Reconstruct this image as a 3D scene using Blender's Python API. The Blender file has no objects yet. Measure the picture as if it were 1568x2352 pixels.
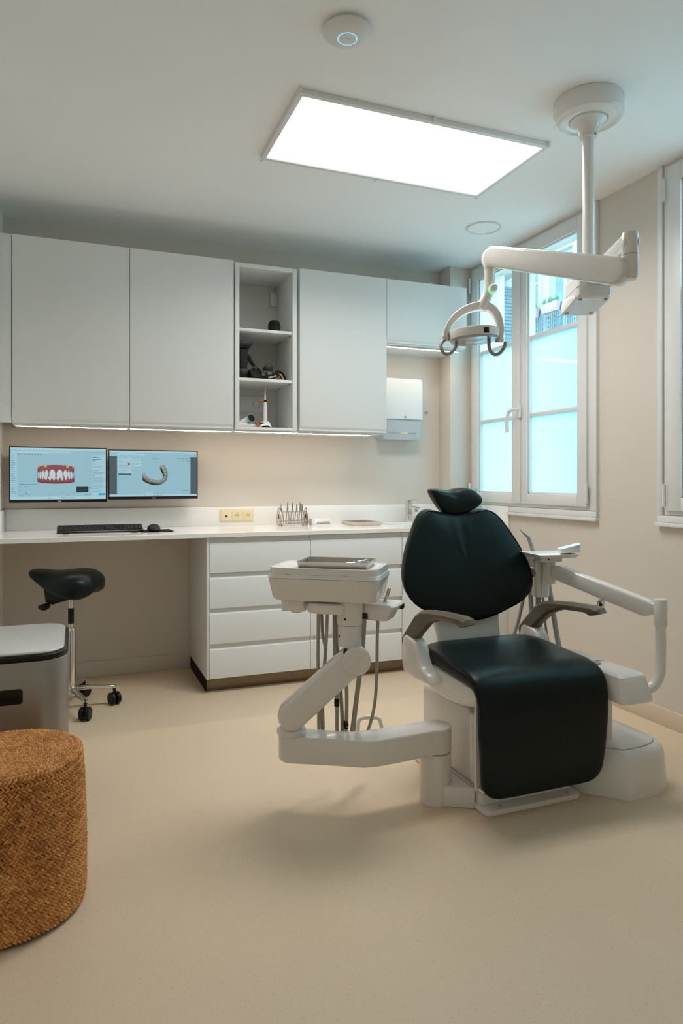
import bpy, bmesh, math, random
from mathutils import Vector, Matrix
random.seed(7)
SC = bpy.context.scene
COL = SC.collection
PI = math.pi

# ------------------------------------------------------------------ camera
F_PX, CX, HY, CAM_H = 1568.0, 784.0, 1107.0, 1.19
TH = math.atan(613 / 1568.0)
S_, C_ = math.sin(TH), math.cos(TH)
cam_d = bpy.data.cameras.new('view_camera')
cam = bpy.data.objects.new('view_camera', cam_d)
COL.objects.link(cam)
cam_d.sensor_fit = 'HORIZONTAL'
cam_d.sensor_width = 24.0
cam_d.lens = 24.0
cam_d.shift_y = -(1176 - HY) / 1568.0
cam_d.clip_start = 0.05
cam.location = (0, 0, CAM_H)
cam.rotation_euler = (PI / 2, 0, -TH)
SC.camera = cam

# ------------------------------------------------------------------ world, exposure
SKY_STRENGTH = 5.9
SKY_COLOR = (0.50, 0.84, 1.0)
PANEL_POWER = 16.0
PANEL_SPREAD = 150.0
PANEL_GLOW = 0.72
PANEL_COLOR = (1.0, 0.975, 0.95)
LED_STRENGTH = 40.0
w = bpy.data.worlds.new('overcast_sky')
SC.world = w
w.use_nodes = True
bg = w.node_tree.nodes['Background']
bg.inputs[0].default_value = (*SKY_COLOR, 1)
bg.inputs[1].default_value = SKY_STRENGTH
SC.view_settings.view_transform = 'Standard'
SC.view_settings.look = 'None'
SC.view_settings.exposure = 0.52
SC.view_settings.gamma = 1.0
SC.view_settings.use_curve_mapping = False
SC.cycles.max_bounces = 13
SC.cycles.diffuse_bounces = 11
SC.cycles.use_light_tree = False

# ------------------------------------------------------------------ materials
MATS = {}
def principled(name, col, rough=0.5, metal=0.0, coat=0.0, spec=0.5, noise=None, bump=None, emit=None, trans=0.0, alpha=1.0):
    m = bpy.data.materials.new(name)
    m.use_nodes = True
    nt = m.node_tree
    b = nt.nodes['Principled BSDF']
    b.inputs['Base Color'].default_value = (*col, 1)
    b.inputs['Roughness'].default_value = rough
    b.inputs['Metallic'].default_value = metal
    b.inputs['Coat Weight'].default_value = coat
    b.inputs['Coat Roughness'].default_value = 0.08
    b.inputs['Specular IOR Level'].default_value = spec
    b.inputs['Transmission Weight'].default_value = trans
    b.inputs['Alpha'].default_value = alpha
    if emit:
        b.inputs['Emission Color'].default_value = (*emit[0], 1)
        b.inputs['Emission Strength'].default_value = emit[1]
    if noise or bump:
        tc = nt.nodes.new('ShaderNodeTexCoord')
    if noise:                                  # (scale, amount, detail)
        n = nt.nodes.new('ShaderNodeTexNoise')
        n.inputs['Scale'].default_value = noise[0]
        n.inputs['Detail'].default_value = noise[2] if len(noise) > 2 else 3
        r = nt.nodes.new('ShaderNodeValToRGB')
        a = noise[1]
        r.color_ramp.elements[0].position = 0.3
        r.color_ramp.elements[1].position = 0.7
        r.color_ramp.elements[0].color = (*[c * (1 - a) for c in col], 1)
        r.color_ramp.elements[1].color = (*[min(1, c * (1 + a)) for c in col], 1)
        nt.links.new(tc.outputs['Object'], n.inputs['Vector'])
        nt.links.new(n.outputs['Fac'], r.inputs[0])
        nt.links.new(r.outputs[0], b.inputs['Base Color'])
    if bump:                                   # (scale, strength, distance)
        n2 = nt.nodes.new('ShaderNodeTexNoise')
        n2.inputs['Scale'].default_value = bump[0]
        n2.inputs['Detail'].default_value = 4
        bp = nt.nodes.new('ShaderNodeBump')
        bp.inputs['Strength'].default_value = bump[1]
        bp.inputs['Distance'].default_value = bump[2]
        nt.links.new(tc.outputs['Object'], n2.inputs['Vector'])
        nt.links.new(n2.outputs['Fac'], bp.inputs['Height'])
        nt.links.new(bp.outputs[0], b.inputs['Normal'])
    MATS[name] = m
    return m

principled('wall_paint', (0.655, 0.60, 0.535), 0.75, noise=(3, 0.012), bump=(180, 0.05, 0.001))
principled('wall_white', (0.90, 0.88, 0.85), 0.7, noise=(3, 0.01))  # for walls mostly out of view, whitened to bounce more light inside
principled('ceiling_paint', (0.90, 0.895, 0.89), 0.8, noise=(2, 0.01))
principled('laminate', (0.72, 0.725, 0.71), 0.38, noise=(2, 0.008))
principled('laminate_inner', (0.66, 0.645, 0.61), 0.5, noise=(2, 0.008))
principled('counter_white', (0.86, 0.845, 0.82), 0.16, coat=0.2, noise=(4, 0.008))
principled('white_enamel', (0.76, 0.73, 0.70), 0.22, coat=0.35, noise=(3, 0.006))
principled('white_satin', (0.74, 0.73, 0.715), 0.4, noise=(3, 0.008))
principled('window_white', (0.74, 0.74, 0.735), 0.35, noise=(3, 0.008))
principled('grey_plastic', (0.30, 0.27, 0.235), 0.5, noise=(20, 0.03))
principled('hose_grey', (0.36, 0.33, 0.28), 0.5, noise=(20, 0.03))
principled('hose_blue_grey', (0.33, 0.34, 0.33), 0.5, noise=(20, 0.03))
principled('armrest_taupe', (0.125, 0.10, 0.07), 0.48, noise=(30, 0.04), bump=(300, 0.1, 0.0005))
principled('leather', (0.0018, 0.0085, 0.0085), 0.36, spec=0.22, noise=(30, 0.15), bump=(220, 0.10, 0.0006))
principled('black_plastic', (0.005, 0.0047, 0.0043), 0.4, spec=0.3, noise=(30, 0.1))
principled('black_matte', (0.008, 0.0075, 0.007), 0.7, spec=0.25, noise=(60, 0.2), bump=(300, 0.2, 0.0008))
principled('key_black', (0.018, 0.017, 0.016), 0.45, noise=(40, 0.1))
principled('chrome', (0.72, 0.70, 0.67), 0.12, metal=1, noise=(5, 0.02))
principled('steel', (0.55, 0.50, 0.45), 0.28, metal=1, noise=(12, 0.05))
principled('copper_steel', (0.62, 0.53, 0.46), 0.25, metal=1, noise=(14, 0.05))
principled('bin_steel', (0.34, 0.32, 0.29), 0.38, metal=0.8, noise=(6, 0.02))
principled('bin_lid', (0.60, 0.59, 0.57), 0.3, metal=0.15, noise=(6, 0.02))
principled('bronze_plinth', (0.23, 0.18, 0.12), 0.38, metal=0.85, noise=(8, 0.05))
principled('cream_plastic', (0.80, 0.69, 0.47), 0.4, noise=(10, 0.01))
principled('seam_dark', (0.03, 0.027, 0.024), 0.7, noise=(20, 0.1))
principled('red_plastic', (0.55, 0.08, 0.02), 0.4, noise=(20, 0.05))
principled('yellow_fabric', (0.6, 0.32, 0.03), 0.7, noise=(60, 0.1))
principled('white_print', (0.8, 0.8, 0.78), 0.6, noise=(60, 0.02))
principled('teal_plastic', (0.35, 0.68, 0.66), 0.25, trans=0.35, noise=(10, 0.02))
principled('clear_plastic', (0.72, 0.76, 0.80), 0.25, trans=0.45, noise=(8, 0.01))
principled('lamp_lens', (0.78, 0.74, 0.70), 0.2, trans=0.2, noise=(8, 0.01))
principled('lens_rim', (0.72, 0.78, 0.80), 0.12, trans=0.6, noise=(8, 0.01))
principled('tooth_ivory', (0.78, 0.62, 0.36), 0.35, noise=(30, 0.05))
principled('baseboard_beige', (0.66, 0.56, 0.44), 0.5, noise=(10, 0.02))
principled('slab_grey', (0.17, 0.21, 0.21), 0.5, noise=(10, 0.05))
principled('stone_white', (0.46, 0.46, 0.45), 0.85, noise=(2, 0.03))
principled('shutter_white', (0.46, 0.47, 0.47), 0.6, noise=(2, 0.03))
principled('far_glass', (0.24, 0.31, 0.34), 0.08, spec=0.8, noise=(1.2, 0.3))
principled('far_iron', (0.13, 0.19, 0.22), 0.5, noise=(10, 0.1))
principled('far_iron_plate', (0.20, 0.28, 0.31), 0.5, noise=(10, 0.1))
principled('pink_terracotta', (0.44, 0.30, 0.32), 0.7, noise=(10, 0.08))
principled('foliage', (0.20, 0.30, 0.19), 0.7, noise=(20, 0.4))
principled('asphalt', (0.32, 0.33, 0.33), 0.9, noise=(6, 0.1))
principled('panel_light', (0.9, 0.9, 0.9), 0.5, emit=((0.93, 1.0, 0.99), PANEL_GLOW))
principled('led_light', (0.9, 0.9, 0.9), 0.5, emit=((1.0, 0.80, 0.62), LED_STRENGTH))
principled('ring_blue', (0.2, 0.5, 0.8), 0.4, emit=((0.16, 0.52, 0.98), 1.0))
principled('ring_green', (0.2, 0.8, 0.3), 0.4, emit=((0.20, 0.80, 0.28), 0.8))
def screen_mat(name, col, k=1.0):
    return principled(name, (0.01, 0.01, 0.01), 0.25, emit=(col, k * 0.72))
screen_mat('scr_bg', (0.26, 0.45, 0.53))
screen_mat('scr_bar', (0.32, 0.52, 0.60))
screen_mat('scr_pale', (0.34, 0.55, 0.62))
screen_mat('scr_text', (0.10, 0.22, 0.30))
screen_mat('scr_dark', (0.055, 0.09, 0.105))
screen_mat('scr_navy', (0.006, 0.022, 0.035))
screen_mat('scr_blue', (0.03, 0.30, 0.52))
screen_mat('scr_teal', (0.006, 0.11, 0.14))
screen_mat('scr_gum', (0.22, 0.060, 0.070))
screen_mat('scr_gum_dark', (0.12, 0.030, 0.038))
screen_mat('scr_tooth', (0.46, 0.56, 0.60))
screen_mat('scr_tag', (0.45, 0.32, 0.12))
screen_mat('scr_jaw', (0.13, 0.145, 0.12))
screen_mat('scr_jaw_light', (0.27, 0.31, 0.29))
screen_mat('scr_jaw_dark', (0.016, 0.016, 0.012))
screen_mat('scr_red', (0.30, 0.02, 0.03))

# vinyl floor with fine speckles
def floor_material():
    m = bpy.data.materials.new('vinyl_floor')
    m.use_nodes = True
    nt = m.node_tree
    b = nt.nodes['Principled BSDF']
    tc = nt.nodes.new('ShaderNodeTexCoord')
    v = nt.nodes.new('ShaderNodeTexNoise'); v.inputs['Scale'].default_value = 130; v.inputs['Detail'].default_value = 2
    mp = nt.nodes.new('ShaderNodeMapping'); mp.inputs['Scale'].default_value = (1, 2.2, 1); mp.inputs['Rotation'].default_value = (0, 0, 0.5)
    r = nt.nodes.new('ShaderNodeValToRGB')
    e = r.color_ramp.elements
    base = (0.74, 0.585, 0.42)
    e[0].position = 0.30; e[0].color = (base[0] * 0.72, base[1] * 0.70, base[2] * 0.66, 1)
    e[1].position = 0.37; e[1].color = (*base, 1)
    e2 = e.new(0.66); e2.color = (*base, 1)
    e3 = e.new(0.76); e3.color = (base[0] * 1.12, base[1] * 1.12, base[2] * 1.12, 1)
    n2 = nt.nodes.new('ShaderNodeTexNoise'); n2.inputs['Scale'].default_value = 2.0
    mx = nt.nodes.new('ShaderNodeMixRGB'); mx.blend_type = 'MULTIPLY'; mx.inputs[0].default_value = 0.12
    nt.links.new(tc.outputs['Object'], mp.inputs[0]); nt.links.new(mp.outputs[0], v.inputs['Vector'])
    nt.links.new(tc.outputs['Object'], n2.inputs['Vector'])
    nt.links.new(v.outputs['Fac'], r.inputs[0]); nt.links.new(r.outputs[0], mx.inputs[1]); nt.links.new(n2.outputs['Fac'], mx.inputs[2])
    nt.links.new(mx.outputs[0], b.inputs['Base Color'])
    b.inputs['Roughness'].default_value = 0.42
    b.inputs['Specular IOR Level'].default_value = 0.4
    MATS['vinyl_floor'] = m
floor_material()

def jute_material():
    m = bpy.data.materials.new('jute')
    m.use_nodes = True
    nt = m.node_tree
    b = nt.nodes['Principled BSDF']
    g = nt.nodes.new('ShaderNodeNewGeometry')
    tc = nt.nodes.new('ShaderNodeTexCoord')
    n = nt.nodes.new('ShaderNodeTexNoise'); n.inputs['Scale'].default_value = 9; n.inputs['Detail'].default_value = 4
    mth = nt.nodes.new('ShaderNodeMath'); mth.operation = 'MULTIPLY_ADD'; mth.inputs[1].default_value = 0.45
    mth2 = nt.nodes.new('ShaderNodeMath'); mth2.operation = 'MULTIPLY_ADD'; mth2.inputs[1].default_value = 0.75; mth2.inputs[2].default_value = -0.08
    r = nt.nodes.new('ShaderNodeValToRGB')
    e = r.color_ramp.elements
    e[0].position = 0.08; e[0].color = (0.26, 0.09, 0.018, 1)
    e[1].position = 0.45; e[1].color = (0.58, 0.25, 0.065, 1)
    e2 = e.new(0.75); e2.color = (0.72, 0.36, 0.12, 1)
    e3 = e.new(0.97); e3.color = (0.86, 0.56, 0.28, 1)
    nt.links.new(tc.outputs['Object'], n.inputs['Vector'])
    nt.links.new(n.outputs['Fac'], mth2.inputs[0])
    nt.links.new(g.outputs['Random Per Island'], mth.inputs[0])
    nt.links.new(mth2.outputs[0], mth.inputs[2])
    nt.links.new(mth.outputs[0], r.inputs[0]); nt.links.new(r.outputs[0], b.inputs['Base Color'])
    fn = nt.nodes.new('ShaderNodeTexNoise'); fn.inputs['Scale'].default_value = 420
    bp = nt.nodes.new('ShaderNodeBump'); bp.inputs['Strength'].default_value = 0.5; bp.inputs['Distance'].default_value = 0.001
    nt.links.new(tc.outputs['Object'], fn.inputs['Vector']); nt.links.new(fn.outputs['Fac'], bp.inputs['Height']); nt.links.new(bp.outputs[0], b.inputs['Normal'])
    b.inputs['Roughness'].default_value = 0.75
    MATS['jute'] = m
jute_material()
principled('jute_core', (0.12, 0.045, 0.012), 0.9, noise=(60, 0.3))

def glass_mats():
    m = bpy.data.materials.new('clear_pane'); m.use_nodes = True
    nt = m.node_tree; nt.nodes.clear()
    o = nt.nodes.new('ShaderNodeOutputMaterial'); mix = nt.nodes.new('ShaderNodeMixShader')
    t = nt.nodes.new('ShaderNodeBsdfTransparent'); t.inputs[0].default_value = (0.93, 0.96, 0.96, 1)
    g = nt.nodes.new('ShaderNodeBsdfGlossy'); g.inputs['Roughness'].default_value = 0.02
    mix.inputs[0].default_value = 0.06; nt.links.new(t.outputs[0], mix.inputs[1]); nt.links.new(g.outputs[0], mix.inputs[2])
    nt.links.new(mix.outputs[0], o.inputs[0]); MATS['clear_pane'] = m
    m = bpy.data.materials.new('frosted_pane'); m.use_nodes = True
    nt = m.node_tree; nt.nodes.clear()
    o = nt.nodes.new('ShaderNodeOutputMaterial'); mix = nt.nodes.new('ShaderNodeMixShader')
    t = nt.nodes.new('ShaderNodeBsdfTranslucent'); t.inputs[0].default_value = (0.67, 0.78, 0.80, 1)
    g = nt.nodes.new('ShaderNodeBsdfGlossy'); g.inputs['Roughness'].default_value = 0.06
    mix.inputs[0].default_value = 0.05; nt.links.new(t.outputs[0], mix.inputs[1]); nt.links.new(g.outputs[0], mix.inputs[2])
    nt.links.new(mix.outputs[0], o.inputs[0]); MATS['frosted_pane'] = m
glass_mats()

# ------------------------------------------------------------------ geometry helpers
def P(d, px, py):
    """point at depth d along the view axis seen at photo pixel (px, py)"""
    l = (px - CX) / F_PX * d
    return Vector((d * S_ + l * C_, d * C_ - l * S_, CAM_H - (py - HY) / F_PX * d))
def frame(d, px, py, turn=0.0):
    """local frame: x to the right, y away, z up, origin at the point; turned clockwise by `turn` degrees from facing the camera"""
    return Matrix.Translation(P(d, px, py)) @ Matrix.Rotation(-TH - math.radians(turn), 4, 'Z')

def NB():
    return bmesh.new()
def box(bm, x0, x1, y0, y1, z0, z1, bev=0.0, seg=2, M=None):
    vs = [bm.verts.new((x, y, z)) for z in (z0, z1) for x, y in ((x0, y0), (x1, y0), (x1, y1), (x0, y1))]
    fs = [(3, 2, 1, 0), (4, 5, 6, 7), (0, 1, 5, 4), (1, 2, 6, 5), (2, 3, 7, 6), (3, 0, 4, 7)]
    faces = [bm.faces.new([vs[i] for i in f]) for f in fs]
    if bev > 0:
        es = list({e for f in faces for e in f.edges})
        r = bmesh.ops.bevel(bm, geom=es, offset=bev, segments=seg, profile=0.5, affect='EDGES', clamp_overlap=True)
        if M is not None:
            vs2 = set(v for v in vs if v.is_valid) | set(r['verts'])
            for f in r['faces']:
                vs2 |= set(f.verts)
            for v in vs2: v.co = M @ v.co
    elif M is not None:
        for v in vs: v.co = M @ v.co
    return bm
def prism(bm, pts, axis, a, b, bev=0.0, seg=2, M=None):
    """polygon pts (2D) extruded along axis from a to b.  x: (y,z)  y: (x,z)  z: (x,y)"""
    def mk(p, t):
        if axis == 'x': return (t, p[0], p[1])
        if axis == 'y': return (p[0], t, p[1])
        return (p[0], p[1], t)
    A = [bm.verts.new(mk(p, a)) for p in pts]
    B = [bm.verts.new(mk(p, b)) for p in pts]
    n = len(pts)
    fs = [bm.faces.new(A), bm.faces.new(list(reversed(B)))]
    caps = list(fs)
    for i in range(n):
        fs.append(bm.faces.new([A[i], B[i], B[(i + 1) % n], A[(i + 1) % n]]))
    vall = set(A) | set(B)
    bmesh.ops.recalc_face_normals(bm, faces=fs)
    if bev > 0:
        es = list({e for f in caps for e in f.edges})
        r = bmesh.ops.bevel(bm, geom=es, offset=bev, segments=seg, profile=0.5, affect='EDGES', clamp_overlap=True)
        vall = set(v for v in vall if v.is_valid) | set(r['verts'])
    if M is not None:
        for v in vall: v.co = M @ v.co
    return bm
def rrect(x0, x1, y0, y1, r, n=5):
    """rounded rectangle outline; r single or (bl, br, tr, tl)"""
    rs = r if isinstance(r, (tuple, list)) else (r, r, r, r)
    out = []
    for (cx, cy, a0, rr) in ((x0, y0, 180, rs[0]), (x1, y0, 270, rs[1]), (x1, y1, 0, rs[2]), (x0, y1, 90, rs[3])):
        ox = cx + rr if cx == x0 else cx - rr
        oy = cy + rr if cy == y0 else cy - rr
        if rr <= 0:
            out.append((cx, cy)); continue
        for i in range(n + 1):
            a = math.radians(a0 + 90 * i / n)
            out.append((ox + rr * math.cos(a), oy + rr * math.sin(a)))
    return out
def stadium(p, q, r0, r1=None, n=12):
    """outline of a capsule from p to q"""
    r1 = r0 if r1 is None else r1
    a = math.atan2(q[1] - p[1], q[0] - p[0])
    out = []
    for i in range(n + 1):
        t = a - PI / 2 + PI * i / n
        out.append((q[0] + r1 * math.cos(t), q[1] + r1 * math.sin(t)))
    for i in range(n + 1):
        t = a + PI / 2 + PI * i / n
        out.append((p[0] + r0 * math.cos(t), p[1] + r0 * math.sin(t)))
    return out
def lathe(bm, prof, M=None, seg=32, sx=1.0, sy=1.0):
    """prof: list of (r, z) around z"""
    rings = []
    allv = []
    for r, z in prof:
        if r < 1e-6:
            v = bm.verts.new((0, 0, z)); rings.append([v]); allv.append(v)
        else:
            ring = [bm.verts.new((sx * r * math.cos(2 * PI * i / seg), sy * r * math.sin(2 * PI * i / seg), z)) for i in range(seg)]
            rings.append(ring); allv += ring
    fs = []
    for a, b in zip(rings, rings[1:]):
        for i in range(seg):
            j = (i + 1) % seg
            if len(a) == 1 and len(b) == 1: continue
            if len(a) == 1: fs.append(bm.faces.new([a[0], b[j], b[i]]))
            elif len(b) == 1: fs.append(bm.faces.new([a[i], a[j], b[0]]))
            else: fs.append(bm.faces.new([a[i], a[j], b[j], b[i]]))
    for ring, rev in ((rings[0], True), (rings[-1], False)):
        if len(ring) > 1: fs.append(bm.faces.new(list(reversed(ring)) if rev else ring))
    bmesh.ops.recalc_face_normals(bm, faces=fs)
    if M is not None:
        for v in allv: v.co = M @ v.co
    return bm
def cyl(bm, M, r, z0, z1, bev=0.002, seg=32):
    return lathe(bm, [(0, z0), (r - bev, z0), (r, z0 + bev), (r, z1 - bev), (r - bev, z1), (0, z1)], M, seg)
def axis_matrix(p, q):
    """frame at p with z towards q"""
    p, q = Vector(p), Vector(q)
    return Matrix.Translation(p) @ (q - p).normalized().to_track_quat('Z', 'Y').to_matrix().to_4x4()
def rod(bm, p, q, r, seg=12, bev=0.0):
    L = (Vector(q) - Vector(p)).length
    if bev: return cyl(bm, axis_matrix(p, q), r, 0, L, bev, seg)
    return lathe(bm, [(0, 0), (r, 0), (r, L), (0, L)], axis_matrix(p, q), seg)
def smooth_path(pts, n=8):
    pts = [Vector(p) for p in pts]
    out = []
    for i in range(len(pts) - 1):
        p0 = pts[max(i - 1, 0)]; p1 = pts[i]; p2 = pts[i + 1]; p3 = pts[min(i + 2, len(pts) - 1)]
        for k in range(n):
            t = k / n
            out.append(0.5 * ((2 * p1) + (p2 - p0) * t + (2 * p0 - 5 * p1 + 4 * p2 - p3) * t * t + (3 * p1 - p0 - 3 * p2 + p3) * t ** 3))
    out.append(pts[-1])
    return out
def sweep(bm, path, sect, up=None, caps=True):
    """sect(t) -> list of 2D points (side, up) for t in 0..1; path: list of Vectors"""
    path = [Vector(p) for p in path]
    n = len(path)
    rings = []
    nrm = Vector(up) if up is not None else None
    tang = []
    for i in range(n):
        a = path[max(i - 1, 0)]; b = path[min(i + 1, n - 1)]
        tang.append((b - a).normalized())
    if nrm is None:
        t = tang[0]
        nrm = Vector((0, 0, 1)) if abs(t.z) < 0.9 else Vector((0, 1, 0))
    cur = nrm
    for i in range(n):
        t = tang[i]
        cur = (cur - t * cur.dot(t))
        if cur.length < 1e-6: cur = t.orthogonal()
        cur.normalize()
        side = t.cross(cur)
        rings.append([bm.verts.new(path[i] + side * a + cur * b) for a, b in sect(i / (n - 1))])
        if up is not None: cur = Vector(up)
    m = len(rings[0])
    fs = []
    for A, B in zip(rings, rings[1:]):
        for k in range(m):
            fs.append(bm.faces.new([A[k], A[(k + 1) % m], B[(k + 1) % m], B[k]]))
    if caps:
        fs.append(bm.faces.new(list(reversed(rings[0])))); fs.append(bm.faces.new(rings[-1]))
    bmesh.ops.recalc_face_normals(bm, faces=fs)
    return bm
def tube(bm, pts, r, seg=10, n=8, smooth=True):
    path = smooth_path(pts, n) if smooth else [Vector(p) for p in pts]
    rr = r if callable(r) else (lambda t: r)
    return sweep(bm, path, lambda t: [(rr(t) * math.cos(2 * PI * i / seg), rr(t) * math.sin(2 * PI * i / seg)) for i in range(seg)])
def loft(bm, rings, cap=True, M=None):
    R = [[bm.verts.new(M @ Vector(p) if M is not None else p) for p in r] for r in rings]
    m = len(R[0]); fs = []
    for A, B in zip(R, R[1:]):
        for k in range(m):
            fs.append(bm.faces.new([A[k], A[(k + 1) % m], B[(k + 1) % m], B[k]]))
    if cap:
        fs.append(bm.faces.new(list(reversed(R[0])))); fs.append(bm.faces.new(R[-1]))
    bmesh.ops.recalc_face_normals(bm, faces=fs)
    return bm
def spline2(pts, n=6):
    """closed smooth 2D outline"""
    N = len(pts); out = []
    for i in range(N):
        p0, p1, p2, p3 = (Vector(pts[(i + k - 1) % N]) for k in range(4))
        for k in range(n):
            t = k / n
            v = 0.5 * ((2 * p1) + (p2 - p0) * t + (2 * p0 - 5 * p1 + 4 * p2 - p3) * t * t + (3 * p1 - p0 - 3 * p2 + p3) * t ** 3)
            out.append((v.x, v.y))
    return out
def pillow(bm, outline, thick, mapf, rings=8, back=True, p=2.6):
    """puffed cushion: closed outline in (x,z); mapf(x, z, off) -> world point; off>0 towards the front"""
    N = len(outline)
    cx = sum(q[0] for q in outline) / N; cz = sum(q[1] for q in outline) / N
    def ring(s, off): return [bm.verts.new(mapf(cx + (q[0] - cx) * s, cz + (q[1] - cz) * s, off)) for q in outline]
    seq = []
    if back:
        for s in (0.35, 0.7, 0.9, 0.97): seq.append((s, -thick[1]))
        seq.append((0.992, -thick[1] * 0.75))
    seq.append((1.0, 0))
    for k in range(1, rings + 1):
        a = (PI / 2) * k / rings
        s = math.cos(a) ** (0.55)
        if k == rings: s = 0.0
        off = thick[0] * (1 - max(s, 0) ** p) ** (1 / 2.0)
        if s <= 0: break
        seq.append((s, off))
    R = [ring(s, o) for s, o in seq]
    fs = []
    for A, B in zip(R, R[1:]):
        for i in range(N):
            fs.append(bm.faces.new([A[i], A[(i + 1) % N], B[(i + 1) % N], B[i]]))
    v = bm.verts.new(mapf(cx, cz, thick[0]))
    for i in range(N): fs.append(bm.faces.new([R[-1][i], R[-1][(i + 1) % N], v]))
    v2 = bm.verts.new(mapf(cx, cz, seq[0][1]))
    for i in range(N): fs.append(bm.faces.new([R[0][(i + 1) % N], R[0][i], v2]))
    bmesh.ops.recalc_face_normals(bm, faces=fs)
    return bm

# ------------------------------------------------------------------ object helpers
ORIG = {}
def link_mesh(name, bm, mat, origin, parent=None, angle=35, sub=0):
    me = bpy.data.meshes.new(name)
    bmesh.ops.translate(bm, verts=bm.verts, vec=-Vector(origin))
    bm.to_mesh(me); bm.free()
    me.polygons.foreach_set('use_smooth', [True] * len(me.polygons))
    me.set_sharp_from_angle(angle=math.radians(angle))
    me.materials.append(MATS[mat] if isinstance(mat, str) else mat)
    o = bpy.data.objects.new(name, me)
    COL.objects.link(o)
    if sub:
        md = o.modifiers.new('subdivision', 'SUBSURF'); md.levels = sub; md.render_levels = sub
    if parent is not None: o.parent = parent
    return o
def tag(o, label=None, cat=None, group=None, kind=None):
    if label: o['label'] = label
    if cat: o['category'] = cat
    if group: o['group'] = group
    if kind: o['kind'] = kind
    return o
def thing(name, label, cat, loc=(0, 0, 0), group=None, kind=None):
    o = bpy.data.objects.new(name, None)
    o.empty_display_size = 0.05
    COL.objects.link(o); o.location = loc
    ORIG[o] = Vector(loc)
    return tag(o, label, cat, group, kind)
def part(parent, name, bm, mat, label=None, angle=35, sub=0, kind=None):
    og = ORIG[parent]
    o = link_mesh(name, bm, mat, og, parent, angle, sub)
    ORIG[o] = og
    return tag(o, label, None, None, kind)
def single(name, bm, mat, label, cat, group=None, angle=35, sub=0, kind=None):
    xs = [v.co for v in bm.verts]
    lo = Vector((min(v.x for v in xs), min(v.y for v in xs), min(v.z for v in xs)))
    hi = Vector((max(v.x for v in xs), max(v.y for v in xs), max(v.z for v in xs)))
    og = Vector(((lo.x + hi.x) / 2, (lo.y + hi.y) / 2, lo.z))
    o = link_mesh(name, bm, mat, og, None, angle, sub)
    o.location = og; ORIG[o] = og
    return tag(o, label, cat, group, kind)
def struct(name, bm, mat, angle=35):
    o = link_mesh(name, bm, mat, (0, 0, 0), None, angle)
    ORIG[o] = Vector((0, 0, 0)); o['kind'] = 'structure'
    return o
def struct_root(name, loc=(0, 0, 0)):
    o = bpy.data.objects.new(name, None); COL.objects.link(o); o.location = loc; ORIG[o] = Vector(loc); o['kind'] = 'structure'
    return o
def text_mesh(body, size, M, depth=0.0004, parent=None, name='lettering', mat='white_print'):
    cu = bpy.data.curves.new(name, 'FONT'); cu.body = body; cu.size = size; cu.extrude = depth
    cu.align_x = 'CENTER'; cu.align_y = 'CENTER'
    tmp = bpy.data.objects.new('tmp_text', cu); COL.objects.link(tmp)
    dg = bpy.context.evaluated_depsgraph_get()
    me = bpy.data.meshes.new_from_object(tmp.evaluated_get(dg))
    bpy.data.objects.remove(tmp)
    bm = bmesh.new(); bm.from_mesh(me); bpy.data.meshes.remove(me)
    for v in bm.verts: v.co = M @ v.co
    return part(parent, name, bm, mat)

# ================================================================== THE ROOM
W, D, H = 2.69, 4.44, 2.74
X0, Y0 = -0.80, -0.45  # left and front walls out of view, pulled in close for extra bounce light
WT = 0.28                      # thickness of the window wall

struct('floor', box(NB(), X0, W + 0.02, Y0, D, -0.06, 0), 'vinyl_floor')
struct('ceiling', box(NB(), X0, W + 0.02, Y0, D, H, H + 0.08), 'ceiling_paint')
struct('wall_back', box(NB(), -0.5, W + WT, D, D + 0.1, -0.06, H + 0.08), 'wall_paint')
bm = NB()
box(bm, X0 - 0.1, X0, Y0, 3.78, -0.06, H + 0.08)
box(bm, X0 - 0.1, -0.39, 3.78, 3.88, -0.06, H + 0.08)
box(bm, -0.49, -0.39, 3.88, D, -0.06, H + 0.08)
struct('wall_left', bm, 'wall_white')
struct('wall_front', box(NB(), X0, W + WT, Y0 - 0.1, Y0, -0.06, H + 0.08), 'wall_white')
# wall with the two windows
WIN1 = (3.03, 4.28)            # openings along y
WIN2 = (1.30, 2.535)
WZ0, WZ1 = 1.03, 2.725
bm = NB()
box(bm, W, W + WT, Y0, WIN2[0], -0.06, H + 0.08)
box(bm, W, W + WT, WIN2[1], WIN1[0], -0.06, H + 0.08)
box(bm, W, W + WT, WIN1[1], D, -0.06, H + 0.08)
for a, b in (WIN1, WIN2):
    box(bm, W, W + WT, a, b, -0.06, WZ0)
    box(bm, W, W + WT, a, b, WZ1, H + 0.08)
struct('wall_right', bm, 'wall_paint')
struct('wall_pier', box(NB(), 2.51, W, 4.28, D, 0.92, H, 0.002), 'wall_paint')
# skirting
struct('baseboard_back', box(NB(), -0.39, 0.69, D - 0.014, D, 0, 0.095, 0.003), 'wall_paint')
struct('baseboard_right', box(NB(), W - 0.014, W, Y0, 3.80, 0, 0.085, 0.003), 'baseboard_beige')

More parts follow.
